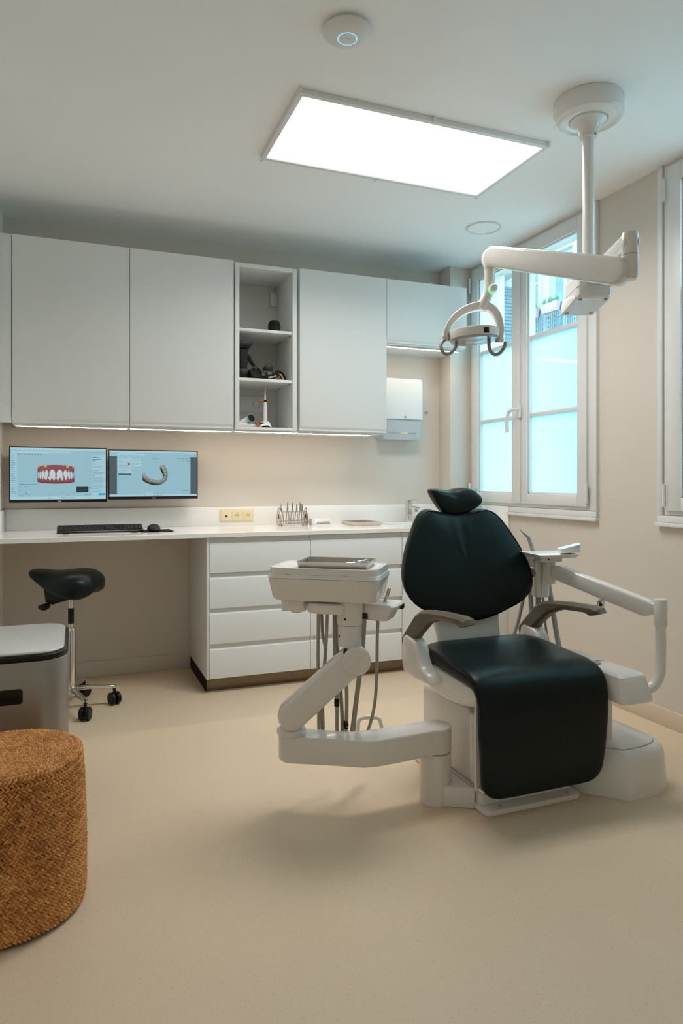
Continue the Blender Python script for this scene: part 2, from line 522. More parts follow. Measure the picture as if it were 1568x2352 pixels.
def build_window(name, y0, y1, ymid, casing_lo=True, casing_hi=True):
    root = struct_root(name, (W, (y0 + y1) / 2, WZ0))
    fx0, fx1 = W - 0.012, W + 0.07
    # fixed frame
    bm = NB()
    box(bm, fx0 + 0.006, fx1 + 0.02, y0, y0 + 0.035, WZ0, WZ1, 0.003)
    box(bm, fx0 + 0.006, fx1 + 0.02, y1 - 0.035, y1, WZ0, WZ1, 0.003)
    box(bm, fx0 + 0.006, fx1 + 0.02, y0 + 0.035, y1 - 0.035, WZ0, WZ0 + 0.03, 0.003)
    box(bm, fx0 + 0.006, fx1 + 0.02, y0 + 0.035, y1 - 0.035, WZ1 - 0.03, WZ1, 0.003)
    part(root, 'window_frame', bm, 'window_white')
    gz0, gz1 = 1.116, 2.63
    for (a, b) in ((y0 + 0.032, ymid - 0.001), (ymid + 0.001, y1 - 0.032)):
        st = 0.078
        sx0, sx1 = W - 0.022, W + 0.05
        bm = NB()
        box(bm, sx0, sx1, a, a + st, 1.05, 2.71, 0.004)
        box(bm, sx0, sx1, b - st, b, 1.05, 2.71, 0.004)
        box(bm, sx0, sx1, a + st, b - st, 1.05, gz0, 0.004)
        box(bm, sx0, sx1, a + st, b - st, gz1, 2.71, 0.004)
        sash = part(root, 'sash', bm, 'window_white')
        bm = NB()                                  # glazing bead
        for (q0, q1, r0, r1) in ((a + st, a + st + 0.012, gz0, gz1), (b - st - 0.012, b - st, gz0, gz1),
                                 (a + st, b - st, gz0, gz0 + 0.010), (a + st, b - st, gz1 - 0.010, gz1)):
            box(bm, sx0 + 0.014, sx0 + 0.034, q0, q1, r0, r1, 0.002)
        part(sash, 'glazing_bead', bm, 'window_white')
        bm = NB()
        box(bm, sx0 + 0.036, sx0 + 0.0395, a + st - 0.004, b - st + 0.004, gz0 - 0.004, gz0 + 0.003)
        box(bm, sx0 + 0.036, sx0 + 0.0395, b - st - 0.004, b - st + 0.004, gz0, gz1)
        box(bm, sx0 + 0.036, sx0 + 0.0395, a + st - 0.004, b - st + 0.004, gz1 - 0.004, gz1 + 0.004)
        part(sash, 'gasket', bm, 'slab_grey', 'thin dark rubber gasket')
        for mz in (1.614, 2.102):
            part(sash, 'muntin', box(NB(), sx0 + 0.018, sx1 - 0.008, a + st, b - st, mz - 0.012, mz + 0.012, 0.003), 'window_white')
        for q0, q1, mt in ((gz0, 1.603, 'frosted_pane'), (1.625, 2.091, 'frosted_pane'), (2.113, gz1, 'clear_pane')):
            part(sash, 'pane', box(NB(), sx0 + 0.040, sx0 + 0.046, a + st - 0.005, b - st + 0.005, q0 - 0.005, q1 + 0.005), mt,
                 'frosted glass' if mt == 'frosted_pane' else 'clear glass')
    # meeting strip + handle
    part(root, 'meeting_strip', box(NB(), W - 0.030, W - 0.021, ymid - 0.022, ymid + 0.022, 1.055, 2.705, 0.003), 'window_white')
    hnd = part(root, 'handle_plate', prism(NB(), rrect(ymid - 0.038, ymid - 0.006, 1.60, 1.675, 0.008), 'x', W - 0.042, W - 0.029, 0.002), 'window_white')
    bm = NB()
    tube(bm, [(W - 0.04, ymid - 0.022, 1.655), (W - 0.075, ymid - 0.022, 1.655), (W - 0.082, ymid - 0.005, 1.65), (W - 0.082, ymid + 0.028, 1.635), (W - 0.082, ymid + 0.045, 1.58), (W - 0.078, ymid + 0.045, 1.51)], lambda t: 0.009 + 0.004 * t, 12)
    part(hnd, 'lever', bm, 'window_white')
    # hinges
    for hz in (1.07, 2.55):
        part(root, 'hinge', rod(NB(), (W - 0.03, y0 + 0.022, hz), (W - 0.03, y0 + 0.022, hz + 0.11), 0.009, 12, 0.002), 'window_white')
        part(root, 'hinge', rod(NB(), (W - 0.03, y1 - 0.022, hz), (W - 0.03, y1 - 0.022, hz + 0.11), 0.009, 12, 0.002), 'window_white')
    # inner casing, moulded
    def cas(y_a, y_b, z_a, z_b):
        part(root, 'casing', box(NB(), W - 0.016, W + 0.002, y_a, y_b, z_a, z_b, 0.004), 'window_white')
    if casing_lo:
        cas(y0 - 0.040, y0 - 0.004, WZ0 - 0.003, H - 0.004)
        part(root, 'casing_bead', box(NB(), W - 0.022, W, y0 - 0.046, y0 - 0.0405, 0.9925, H - 0.004, 0.002), 'window_white')
    if casing_hi:
        cas(y1 + 0.004, y1 + 0.035, WZ0 - 0.003, H - 0.004)
    z_hi = y1 + (0.035 if casing_hi else -0.475)
    cas(y0 - 0.040, z_hi, 0.9925, WZ0 - 0.004)
    part(root, 'sill_bead', box(NB(), W - 0.030, W, y0 - 0.046, z_hi + 0.002, 0.972, 0.992, 0.004), 'window_white')
    return root
build_window('window_1', WIN1[0], WIN1[1], 3.686, True, False)
build_window('window_2', WIN2[0], WIN2[1], 1.92, True, True)

# ================================================================== CEILING THINGS
# large light panel
px0, px1, py0, py1 = 0.82, 2.02, 2.555, 3.155
t = thing('ceiling_light_panel', 'large white rectangular light panel glowing on the ceiling', 'ceiling light', ((px0 + px1) / 2, (py0 + py1) / 2, H))
for (a, b, c, d) in ((px0, px1, py0, py0 + 0.022), (px0, px1, py1 - 0.022, py1), (px0, px0 + 0.022, py0 + 0.022, py1 - 0.022), (px1 - 0.022, px1, py0 + 0.022, py1 - 0.022)):
    part(t, 'frame_bar', box(NB(), a, b, c, d, H - 0.022, H - 0.0005, 0.002), 'white_satin')
part(t, 'diffuser', box(NB(), px0 + 0.021, px1 - 0.021, py0 + 0.021, py1 - 0.021, H - 0.017, H - 0.012), 'panel_light', 'glowing white diffuser')
ld = bpy.data.lights.new('panel_lamp', 'AREA')
ld.shape = 'RECTANGLE'; ld.size = 1.15; ld.size_y = 0.55
ld.energy = PANEL_POWER; ld.color = PANEL_COLOR; ld.spread = math.radians(PANEL_SPREAD)
lo = bpy.data.objects.new('panel_lamp', ld); COL.objects.link(lo); lo.parent = t
lo.location = (0, 0, -0.0185)
for sx in (px0 + 0.008, (px0 + px1) / 2, px1 - 0.008):
    for sy in (py0 - 0.003, py1 + 0.003):
        part(t, 'clip', box(NB(), sx - 0.006, sx + 0.006, sy - 0.006, sy + 0.006, H - 0.026, H - 0.001, 0.002), 'white_satin')

# access point
ac = Vector((0.868, 2.165, H))
t = thing('wireless_access_point', 'round white dome device with glowing blue ring on the ceiling', 'access point', ac)
M = Matrix.Translation(ac)
part(t, 'mount', lathe(NB(), [(0, -0.001), (0.075, -0.001), (0.075, -0.010), (0, -0.010)], M, 48), 'white_satin')
part(t, 'shell', lathe(NB(), [(0.074, -0.0085), (0.083, -0.010), (0.085, -0.014), (0.080, -0.021), (0.066, -0.029), (0.048, -0.0345), (0.034, -0.0365), (0.034, -0.0345), (0.031, -0.0345), (0.031, -0.037), (0.015, -0.0375), (0, -0.0375)], M, 64), 'white_satin')
part(t, 'light_ring', lathe(NB(), [(0.0312, -0.035), (0.0338, -0.035), (0.0338, -0.0368), (0.0312, -0.0368), (0.0312, -0.035)], M, 64), 'ring_blue', 'glowing blue ring')
bm = NB()
for i in range(9):
    a = math.radians(200 + 140 * i / 8)
    box(bm, ac.x + 0.006 * math.cos(a) - 0.0007, ac.x + 0.006 * math.cos(a) + 0.0007, ac.y + 0.006 * math.sin(a) - 0.0007, ac.y + 0.006 * math.sin(a) + 0.0007, H - 0.0380, H - 0.0374)
part(t, 'emblem', bm, 'hose_blue_grey', 'small grey u-shaped emblem')

# flush ring
rc = Vector((2.322, 3.561, H))
t = thing('ceiling_speaker', 'flush white round disc with a raised ring on the ceiling near the window', 'ceiling speaker', rc)
M = Matrix.Translation(rc)
part(t, 'rim', lathe(NB(), [(0.094, -0.0005), (0.105, -0.0005), (0.105, -0.005), (0.101, -0.008), (0.094, -0.006), (0.094, -0.0005)], M, 64), 'white_satin')
part(t, 'grille', lathe(NB(), [(0, -0.0005), (0.0925, -0.0005), (0.0925, -0.004), (0, -0.004)], M, 64), 'ceiling_paint')

# ================================================================== UPPER CABINETS
ZB, ZT, YF = 1.51, 2.52, 4.05
def door_profile(z0, z1, yf, lip_bottom=True):
    """(y,z) side profile of a front with an integrated grip lip at the bottom"""
    return [(yf + 0.019, z1), (yf, z1), (yf, z0 + 0.030), (yf + 0.004, z0 + 0.022), (yf + 0.013, z0 + 0.012), (yf + 0.013, z0 + 0.002), (yf + 0.019, z0)]
def wall_cabinet(x0, x1, z0, z1, label):
    t = thing('wall_cabinet', label, 'cabinet', ((x0 + x1) / 2, (YF + D) / 2, z0), 'white wall cabinets')
    bm = NB()
    box(bm, x0 + 0.001, x1 - 0.001, YF + 0.021, D, z0 - 0.006, z1 - 0.004, 0.001)
    part(t, 'body', bm, 'laminate')
    part(t, 'door', prism(NB(), door_profile(z0, z1, YF), 'x', x0 + 0.0015, x1 - 0.0015), 'laminate')
    return t
wall_cabinet(-0.313, 0.2924, ZB, ZT, 'tall white wall cabinet at the left end, above the left monitor')
wall_cabinet(0.2924, 0.8906, ZB, ZT, 'tall white wall cabinet directly left of the open shelf unit')
wall_cabinet(1.304, 1.901, ZB, ZT, 'tall white wall cabinet directly right of the open shelf unit')
wall_cabinet(1.901, 2.506, 2.105, ZT, 'short white wall cabinet above the paper towel dispenser')
single('filler_panel', box(NB(), -0.386, -0.3155, YF + 0.004, YF + 0.022, ZB, ZT, 0.001), 'laminate', 'narrow white upright panel at the far left beside the wall cabinets', 'panel')

# open shelf unit
ux0, ux1 = 0.898, 1.294
t = thing('open_shelf_unit', 'white open wall shelf with three compartments between the cabinets', 'shelf', ((ux0 + ux1) / 2, 4.245, ZB))
part(t, 'side_panel', box(NB(), ux0, ux0 + 0.026, YF, D - 0.001, ZB - 0.004, ZT - 0.008, 0.001), 'laminate')
part(t, 'side_panel', box(NB(), ux1 - 0.036, ux1 - 0.008, YF, D - 0.001, ZB - 0.004, ZT - 0.008, 0.001), 'laminate')
part(t, 'top_panel', box(NB(), ux0 + 0.026, ux1 - 0.036, YF, D - 0.012, ZT - 0.032, ZT - 0.008, 0.001), 'laminate')
part(t, 'bottom_panel', box(NB(), ux0 + 0.026, ux1 - 0.036, YF, D - 0.012, ZB - 0.004, ZB + 0.013, 0.001), 'laminate')
part(t, 'back_panel', box(NB(), ux0 + 0.026, ux1 - 0.036, D - 0.012, D - 0.001, ZB, ZT - 0.01), 'laminate_inner')
for z in (2.121, 1.820):
    sh = part(t, 'shelf', box(NB(), ux0 + 0.027, ux1 - 0.037, YF + 0.006, D - 0.013, z - 0.018, z, 0.001), 'laminate')
    for yy in (YF + 0.05, 4.33):
        part(sh, 'shelf_pin', rod(NB(), (ux1 - 0.0375, yy, z - 0.022), (ux1 - 0.050, yy, z - 0.022), 0.0035, 8), 'steel')
part(t, 'corner_block', box(NB(), 1.215, 1.257, D - 0.050, D - 0.0125, 2.36, 2.45, 0.002), 'laminate_inner')
bp = part(t, 'wall_plate', box(NB(), 0.997, 1.170, D - 0.026, D - 0.0122, 1.65, 1.752, 0.0015), 'laminate')
bm = NB()
for rr in (0.020, 0.027):
    lathe(bm, [(rr, -0.0006), (rr + 0.0012, -0.0006), (rr + 0.0012, 0.0006), (rr, 0.0006), (rr, -0.0006)], Matrix.Translation((1.122, D - 0.0262, 1.705)) @ Matrix.Rotation(PI / 2, 4, 'X'), 40)
part(bp, 'circle_mark', bm, 'hose_blue_grey')

# LED strips under the wall cabinets
def led(x0, x1, y, z, label):
    t = thing('under_cabinet_light', label, 'light strip', ((x0 + x1) / 2, y, z), 'light strips under the wall cabinets')
    part(t, 'profile', box(NB(), x0, x1, y - 0.010, y + 0.010, z, z + 0.008, 0.001), 'white_satin')
    part(t, 'diffuser', box(NB(), x0 + 0.004, x1 - 0.004, y - 0.005, y + 0.005, z - 0.002, z + 0.001, 0.0005), 'led_light', 'glowing white strip')
led(-0.300, 0.286, YF + 0.04, ZB - 0.016, 'glowing light strip under the leftmost wall cabinet')
led(0.296, 0.888, YF + 0.04, ZB - 0.016, 'glowing light strip under the cabinet left of the open shelf')
led(0.902, 1.296, YF + 0.04, ZB - 0.014, 'short glowing light strip under the open shelf unit')
led(1.304, 1.800, YF + 0.04, ZB - 0.016, 'glowing light strip under the tall cabinet right of the open shelf')
led(1.906, 2.480, YF + 0.065, 2.089, 'glowing light strip under the short cabinet by the window')

# flat grey case on top of the short cabinet
t = thing('flat_case', 'flat grey case lying on top of the short wall cabinet', 'case', (2.16, 4.2, ZT))
part(t, 'body', box(NB(), 2.02, 2.31, 4.12, 4.30, ZT - 0.004, ZT + 0.026, 0.003), 'slab_grey')
for xx in (2.07, 2.25):
    part(t, 'latch', box(NB(), xx, xx + 0.02, 4.112, 4.121, ZT + 0.012, ZT + 0.030, 0.001), 'steel')

# ================================================================== BASE CABINETS + COUNTER
YD = 3.83
CT = 0.905
bounds = [0.876, 0.677, 0.478, 0.278, 0.083]
def front_profile(z0, z1, yf):
    """(y,z) drawer front with a scooped grip along its top"""
    return [(yf + 0.020, z0), (yf, z0), (yf, z1 - 0.034), (yf + 0.002, z1 - 0.031), (yf + 0.012, z1 - 0.026), (yf + 0.0165, z1 - 0.016), (yf + 0.0165, z1 - 0.002), (yf + 0.020, z1 - 0.002)]
def base_cabinet(x0, x1, label, drawers=True):
    t = thing('base_cabinet', label, 'cabinet', ((x0 + x1) / 2, (YD + D) / 2, 0), 'white base cabinets under the counter')
    bm = NB()
    box(bm, x0 + 0.0005, x1 - 0.0005, YD + 0.022, D, 0.081, CT - 0.027 if drawers else CT - 0.14, 0.001)
    part(t, 'body', bm, 'laminate')
    if drawers:
        for i in range(4):
            part(t, 'drawer', prism(NB(), front_profile(bounds[i + 1] + 0.001, bounds[i], YD), 'x', x0 + 0.002, x1 - 0.002), 'laminate')
    else:
        part(t, 'door', prism(NB(), front_profile(bounds[4] + 0.001, bounds[0], YD), 'x', x0 + 0.002, x1 - 0.002), 'laminate')
base_cabinet(0.7036, 1.300, 'white four-drawer base cabinet next to the knee space of the desk')
base_cabinet(1.300, 1.903, 'white four-drawer base cabinet behind the instrument table')
base_cabinet(1.903, 2.50, 'white base cabinet below the sink, partly hidden by the chair', False)
single('end_panel', box(NB(), 0.688, 0.7032, YD - 0.001, D - 0.015, 0.081, CT - 0.027, 0.001), 'laminate', 'white end panel closing the drawer cabinets at the knee space', 'panel')
single('corner_panel', box(NB(), 2.502, W - 0.002, YD + 0.002, YD + 0.02, 0.0, CT - 0.027, 0.001), 'laminate', 'white upright panel between the sink cabinet and window wall', 'panel')
struct('trim_1', box(NB(), 0.700, 2.50, YD + 0.062, D - 0.02, 0, 0.081, 0.001), 'bronze_plinth')
struct('trim_2', box(NB(), 0.692, 0.7, YD + 0.062, D - 0.02, 0, 0.081, 0.001), 'black_matte')

# countertop with sink cut-out
t = thing('countertop', 'long glossy white countertop with upstand along the back wall', 'countertop', (1.15, 4.1, CT - 0.026))
YC = YD - 0.018
hx0, hx1, hy0, hy1 = 1.98, 2.36, 4.02, 4.30
bm = NB()
cp_ = [(YC, CT - 0.026), (YC, CT - 0.003), (YC + 0.003, CT), (D - 0.001, CT), (D - 0.001, CT - 0.026)]
prism(bm, cp_, 'x', -0.388, hx0)
prism(bm, cp_, 'x', hx1, W - 0.016)
prism(bm, cp_[:3] + [(hy0, CT), (hy0, CT - 0.026)], 'x', hx0, hx1)
prism(bm, [(hy1, CT - 0.026), (hy1, CT), (D - 0.001, CT), (D - 0.001, CT - 0.026)], 'x', hx0, hx1)
part(t, 'slab', bm, 'counter_white')
UP = 1.028
part(t, 'upstand', box(NB(), -0.376, 2.509, D - 0.014, D - 0.001, CT, UP, 0.002), 'counter_white')
part(t, 'upstand', box(NB(), -0.388, -0.376, YC + 0.25, D - 0.001, CT, UP, 0.002), 'counter_white')
part(t, 'upstand', box(NB(), W - 0.016, W - 0.001, YC, 4.279, CT - 0.026, UP, 0.002), 'counter_white')

scx, scy = (hx0 + hx1) / 2, (hy0 + hy1) / 2
t = thing('sink', 'oval grey-white sink basin set into the counter beside the faucet', 'sink', (scx, scy, CT - 0.13))
M = Matrix.Translation((scx, scy, CT))
def sup(a, b, z, e): return [(scx + a * math.copysign(abs(math.cos(q)) ** e, math.cos(q)), scy + b * math.copysign(abs(math.sin(q)) ** e, math.sin(q)), CT + z) for q in [2 * PI * (i + 0.5) / 48 for i in range(48)]]
part(t, 'basin', loft(NB(), [sup(0.150, 0.105, -0.118, 0.5), sup(0.184, 0.134, -0.09, 0.35), sup(0.187, 0.137, -0.02, 0.3), sup(0.187, 0.137, 0.0006, 0.3), sup(0.202, 0.152, 0.0006, 0.2), sup(0.201, 0.151, 0.003, 0.2), sup(0.186, 0.136, 0.0035, 0.35), sup(0.176, 0.126, -0.004, 0.4), sup(0.168, 0.120, -0.07, 0.45), sup(0.140, 0.098, -0.104, 0.55), sup(0.03, 0.02, -0.110, 0.8)]), 'white_satin', angle=50)
part(t, 'drain', lathe(NB(), [(0, -0.110), (0.024, -0.110), (0.024, -0.106), (0.02, -0.105), (0, -0.107)], M, 24), 'chrome')

# faucet
fc = Vector((2.225, 4.37, CT))
t = thing('faucet', 'chrome single-lever faucet standing behind the sink', 'faucet', fc)
part(t, 'body', prism(NB(), rrect(fc.x - 0.021, fc.x + 0.021, fc.y - 0.021, fc.y + 0.021, 0.012), 'z', CT, CT + 0.125, 0.002), 'chrome')
bm = NB()
prism(bm, rrect(fc.x - 0.017, fc.x + 0.017, CT + 0.092, CT + 0.116, 0.006), 'y', fc.y - 0.13, fc.y - 0.015, 0.002)
part(t, 'spout', bm, 'chrome')
part(t, 'nozzle', lathe(NB(), [(0, 0), (0.011, 0), (0.011, 0.02), (0, 0.02)], Matrix.Translation((fc.x, fc.y - 0.112, CT + 0.076)), 20), 'steel')
part(t, 'lever_base', prism(NB(), rrect(fc.x - 0.020, fc.x + 0.020, fc.y - 0.020, fc.y + 0.020, 0.012), 'z', CT + 0.127, CT + 0.150, 0.003), 'chrome')
part(t, 'lever', loft(NB(), [[(fc.x - 0.014, fc.y - 0.0, CT + 0.149), (fc.x + 0.014, fc.y - 0.0, CT + 0.149), (fc.x + 0.014, fc.y - 0.0, CT + 0.158), (fc.x - 0.014, fc.y - 0.0, CT + 0.158)],
                             [(fc.x - 0.012, fc.y - 0.10, CT + 0.160), (fc.x + 0.012, fc.y - 0.10, CT + 0.160), (fc.x + 0.012, fc.y - 0.10, CT + 0.164), (fc.x - 0.012, fc.y - 0.10, CT + 0.164)]]), 'chrome')

# sockets on the upstand
t = thing('socket_strip', 'cream triple wall plate with a data jack and two round power sockets', 'power socket', (0.992, D - 0.015, 0.932))
yy = D - 0.0145
part(t, 'frame', prism(NB(), rrect(0.880, 1.104, 0.930, 1.012, 0.004), 'y', yy - 0.006, yy, 0.002), 'cream_plastic')
for i in range(3):
    xa = 0.888 + i * 0.0705
    md = part(t, 'insert', prism(NB(), rrect(xa, xa + 0.067, 0.938, 1.004, 0.002), 'y', yy - 0.0085, yy - 0.005, 0.001), 'cream_plastic')
    cxm, czm = xa + 0.0335, 0.971
    Mr = Matrix.Translation((cxm, yy - 0.0085, czm)) @ Matrix.Rotation(PI / 2, 4, 'X')
    if i == 0:
        part(md, 'data_jack', box(NB(), cxm - 0.007, cxm + 0.007, yy - 0.0092, yy - 0.008, czm - 0.012, czm + 0.002), 'seam_dark')
        part(md, 'dust_cover', box(NB(), cxm - 0.009, cxm + 0.009, yy - 0.0105, yy - 0.0085, czm + 0.003, czm + 0.008, 0.0005), 'cream_plastic')
    else:
        part(md, 'socket_ring', lathe(NB(), [(0.0175, 0.0), (0.0205, 0.0), (0.0205, 0.002), (0.0175, 0.0015), (0.0175, 0.0)], Mr, 32), 'cream_plastic')
        part(md, 'socket_well', lathe(NB(), [(0, 0.0002), (0.0175, 0.0002), (0.0175, 0.0006), (0, 0.0006)], Mr, 32), 'tooth_ivory')
        for dx in (-0.009, 0.009):
            part(md, 'contact_hole', lathe(NB(), [(0, 0.0007), (0.0027, 0.0007), (0.0027, 0.0011), (0, 0.0011)], Mr @ Matrix.Translation((dx, 0, 0)), 12), 'seam_dark')
        part(md, 'earth_pin', lathe(NB(), [(0, 0.0007), (0.0025, 0.0007), (0.0025, 0.006), (0, 0.007)], Mr @ Matrix.Translation((0, 0.010, 0)), 12), 'steel')

# paper towel dispenser
t = thing('paper_towel_dispenser', 'white wall-mounted paper towel dispenser with translucent lower half', 'dispenser', (2.16, D, 1.49))
part(t, 'cover', prism(NB(), rrect(2.005, 2.300, 1.630, 1.915, (0.002, 0.002, 0.02, 0.02)), 'y', D - 0.135, D - 0.001, 0.012, 3), 'white_satin')
lw = part(t, 'lower_cover', prism(NB(), rrect(1.995, 2.292, 1.488, 1.628, (0.025, 0.025, 0.002, 0.002)), 'y', D - 0.128, D - 0.001, 0.012, 3), 'clear_plastic', 'translucent grey-blue lower cover')
part(lw, 'slot', box(NB(), 2.04, 2.25, D - 0.1295, D - 0.1275, 1.532, 1.538), 'hose_blue_grey')
part(lw, 'towel_tip', box(NB(), 2.130, 2.185, D - 0.1315, D - 0.129, 1.529, 1.538, 0.0008), 'tooth_ivory')
part(t, 'lock', lathe(NB(), [(0, 0), (0.009, 0), (0.009, 0.002), (0, 0.002)], Matrix.Translation((2.165, D - 0.1348, 1.646)) @ Matrix.Rotation(PI / 2, 4, 'X'), 20), 'hose_blue_grey')
# little coat hook by the dispenser
t = thing('wall_hook', 'tiny grey metal wall hook beside the paper towel dispenser', 'hook', (2.40, D, 1.70))
part(t, 'rose', rod(NB(), (2.40, D - 0.0005, 1.70), (2.40, D - 0.006, 1.70), 0.011, 16, 0.001), 'steel')
part(t, 'peg', rod(NB(), (2.40, D - 0.006, 1.70), (2.40, D - 0.038, 1.704), 0.005, 12, 0.001), 'steel')

# ================================================================== MONITORS
def monitor(x0, x1, yc, z0, z1, turn, label, draw):
    xc = (x0 + x1) / 2; hw = (x1 - x0) / 2
    t = thing('monitor', label, 'monitor', (xc, yc, z0), 'pair of monitors on the back wall')
    ORIG[t] = Vector((0, 0, 0))                     # parts are built in the monitor's own frame
    t.rotation_euler = (0, 0, math.radians(turn))
    hh = z1 - z0
    part(t, 'housing', box(NB(), -hw, hw, 0.0, 0.035, 0, hh, 0.003), 'black_plastic')
    sc = part(t, 'screen', box(NB(), -hw + 0.007, hw - 0.007, -0.0012, 0.002, 0.017, hh - 0.007), 'scr_bg', 'lit pale blue screen')
    part(t, 'chin_mark', box(NB(), -0.010, 0.010, -0.0008, 0.001, 0.005, 0.010), 'hose_grey')
    part(t, 'wall_mount', box(NB(), -0.05, 0.05, 0.033, D - yc - 0.004, hh * 0.35, hh * 0.7, 0.003), 'black_plastic')
    w_, h_ = 2 * (hw - 0.007), hh - 0.024
    def rect(bm, u0, u1, v0, v1, lay=1):            # u, v: 0..1 from the top left of the screen
        y = -0.0012 - 0.0002 * lay
        vs = [bm.verts.new((-hw + 0.007 + u * w_, y, hh - 0.007 - v * h_)) for u, v in ((u0, v1), (u1, v1), (u1, v0), (u0, v0))]
        bm.faces.new(vs)
    def poly(bm, pts, lay=2):
        y = -0.0012 - 0.0002 * lay
        f = bm.faces.new([bm.verts.new((-hw + 0.007 + u * w_, y, hh - 0.007 - v * h_)) for u, v in pts])
        if f.normal.y > 0: f.normal_flip()
    draw(sc, rect, poly)
    return t
def add_gfx(sc, name, mat, fn, label=None):
    bm = NB(); fn(bm)
    bmesh.ops.recalc_face_normals(bm, faces=bm.faces)
    for f in bm.faces:
        f.normal_update()
        if f.normal.y > 0: f.normal_flip()
    return part(sc, name, bm, mat, label, kind='stuff' if len(bm.faces) > 1 else None)
def ell(cx, cy, rx, ry, n=20, a0=0, a1=360):
    return [(cx + rx * math.cos(math.radians(a0 + (a1 - a0) * i / n)), cy + ry * math.sin(math.radians(a0 + (a1 - a0) * i / n))) for i in range(n + (0 if a1 - a0 == 360 else 1))]
def draw_left(sc, rect, poly):
    add_gfx(sc, 'browser_bar', 'scr_pale', lambda bm: (rect(bm, 0, 1, 0.0, 0.045), rect(bm, 0.01, 0.62, 0.07, 0.10)))
    add_gfx(sc, 'taskbar', 'scr_pale', lambda bm: rect(bm, 0, 1, 0.945, 1.0))
    add_gfx(sc, 'side_menu', 'scr_bar', lambda bm: (rect(bm, 0, 0.065, 0.12, 0.94), rect(bm, 0.845, 1.0, 0.12, 0.94)))
    rnd = random.Random(3)
    def texts(bm):
        for i in range(18):
            v = 0.16 + i * 0.042
            rect(bm, 0.008, 0.016, v, v + 0.016, 2)
            rect(bm, 0.02, 0.02 + rnd.uniform(0.02, 0.035), v + 0.003, v + 0.012, 2)
        for i in range(9): rect(bm, 0.08 + i * 0.0275, 0.09 + i * 0.0275, 0.115, 0.133, 2)
        for i in range(4):
            rect(bm, 0.09, 0.105, 0.735 + i * 0.038, 0.742 + i * 0.038, 2); rect(bm, 0.145, 0.165, 0.735 + i * 0.038, 0.742 + i * 0.038, 2)
        for v, u1 in ((0.205, 0.95), (0.235, 0.89), (0.30, 0.89), (0.345, 0.945), (0.375, 0.985), (0.43, 0.92), (0.465, 0.98), (0.495, 0.96), (0.53, 0.88), (0.56, 0.985), (0.585, 0.97), (0.62, 0.98), (0.645, 0.975), (0.67, 0.96), (0.71, 0.98), (0.735, 0.97), (0.76, 0.985), (0.79, 0.93), (0.82, 0.96), (0.85, 0.95)):
            rect(bm, 0.852, u1, v, v + (0.014 if v < 0.25 else 0.007), 2)
        rect(bm, 0.14, 0.28, 0.70, 0.708, 2); rect(bm, 0.5, 0.74, 0.868, 0.871, 2)
        for i in range(3): rect(bm, 0.085 + i * 0.022, 0.093 + i * 0.022, 0.905, 0.918, 2); rect(bm, 0.768 + i * 0.022, 0.784 + i * 0.022, 0.895, 0.915, 2)
        for i in range(6): rect(bm, 0.52 + i * 0.024, 0.532 + i * 0.024, 0.962, 0.982, 2)
    add_gfx(sc, 'text_lines', 'scr_text', texts)
    def blues(bm):
        rect(bm, 0.09, 0.135, 0.695, 0.712, 3); rect(bm, 0.92, 0.995, 0.885, 0.925, 3)
        rect(bm, 0.852, 0.905, 0.165, 0.185, 3); rect(bm, 0.915, 0.93, 0.165, 0.185, 3)
        poly(bm, ell(0.16, 0.885, 0.009, 0.016), 3); poly(bm, ell(0.822, 0.775, 0.007, 0.012), 3); rect(bm, 0.39, 0.405, 0.962, 0.982, 3)
    add_gfx(sc, 'buttons', 'scr_blue', blues)
    add_gfx(sc, 'pop_up', 'scr_navy', lambda bm: rect(bm, 0.68, 0.81, 0.745, 0.865, 3))
    def red(bm):
        for u in (0.17, 0.58): rect(bm, u, u + 0.022, 0.905, 0.909, 3); rect(bm, u, u + 0.022, 0.918, 0.922, 3)
        rect(bm, 0.395, 0.415, 0.905, 0.909, 3); rect(bm, 0.69, 0.70, 0.758, 0.77, 4)
    add_gfx(sc, 'red_marks', 'scr_red', red)
    # gums and teeth
    cu, L = 0.465, 0.19
    gum = [(cu - L, 0.36), (cu - 0.12, 0.335), (cu, 0.325), (cu + 0.12, 0.335), (cu + L, 0.36), (cu + L, 0.50), (cu + L + 0.006, 0.66), (cu + 0.15, 0.685), (cu, 0.695), (cu - 0.15, 0.685), (cu - L - 0.002, 0.66), (cu - L, 0.5)]
    add_gfx(sc, 'gum_picture', 'scr_gum', lambda bm: poly(bm, gum, 2))
    add_gfx(sc, 'gum_shade', 'scr_gum_dark', lambda bm: [rect(bm, cu - L + 0.002, cu - L + 0.012, 0.37, 0.66, 3), rect(bm, cu + L - 0.010, cu + L, 0.37, 0.66, 3), rect(bm, cu - L + 0.012, cu + L - 0.01, 0.51, 0.535, 3), rect(bm, cu - L + 0.02, cu + L - 0.02, 0.655, 0.675, 3)])
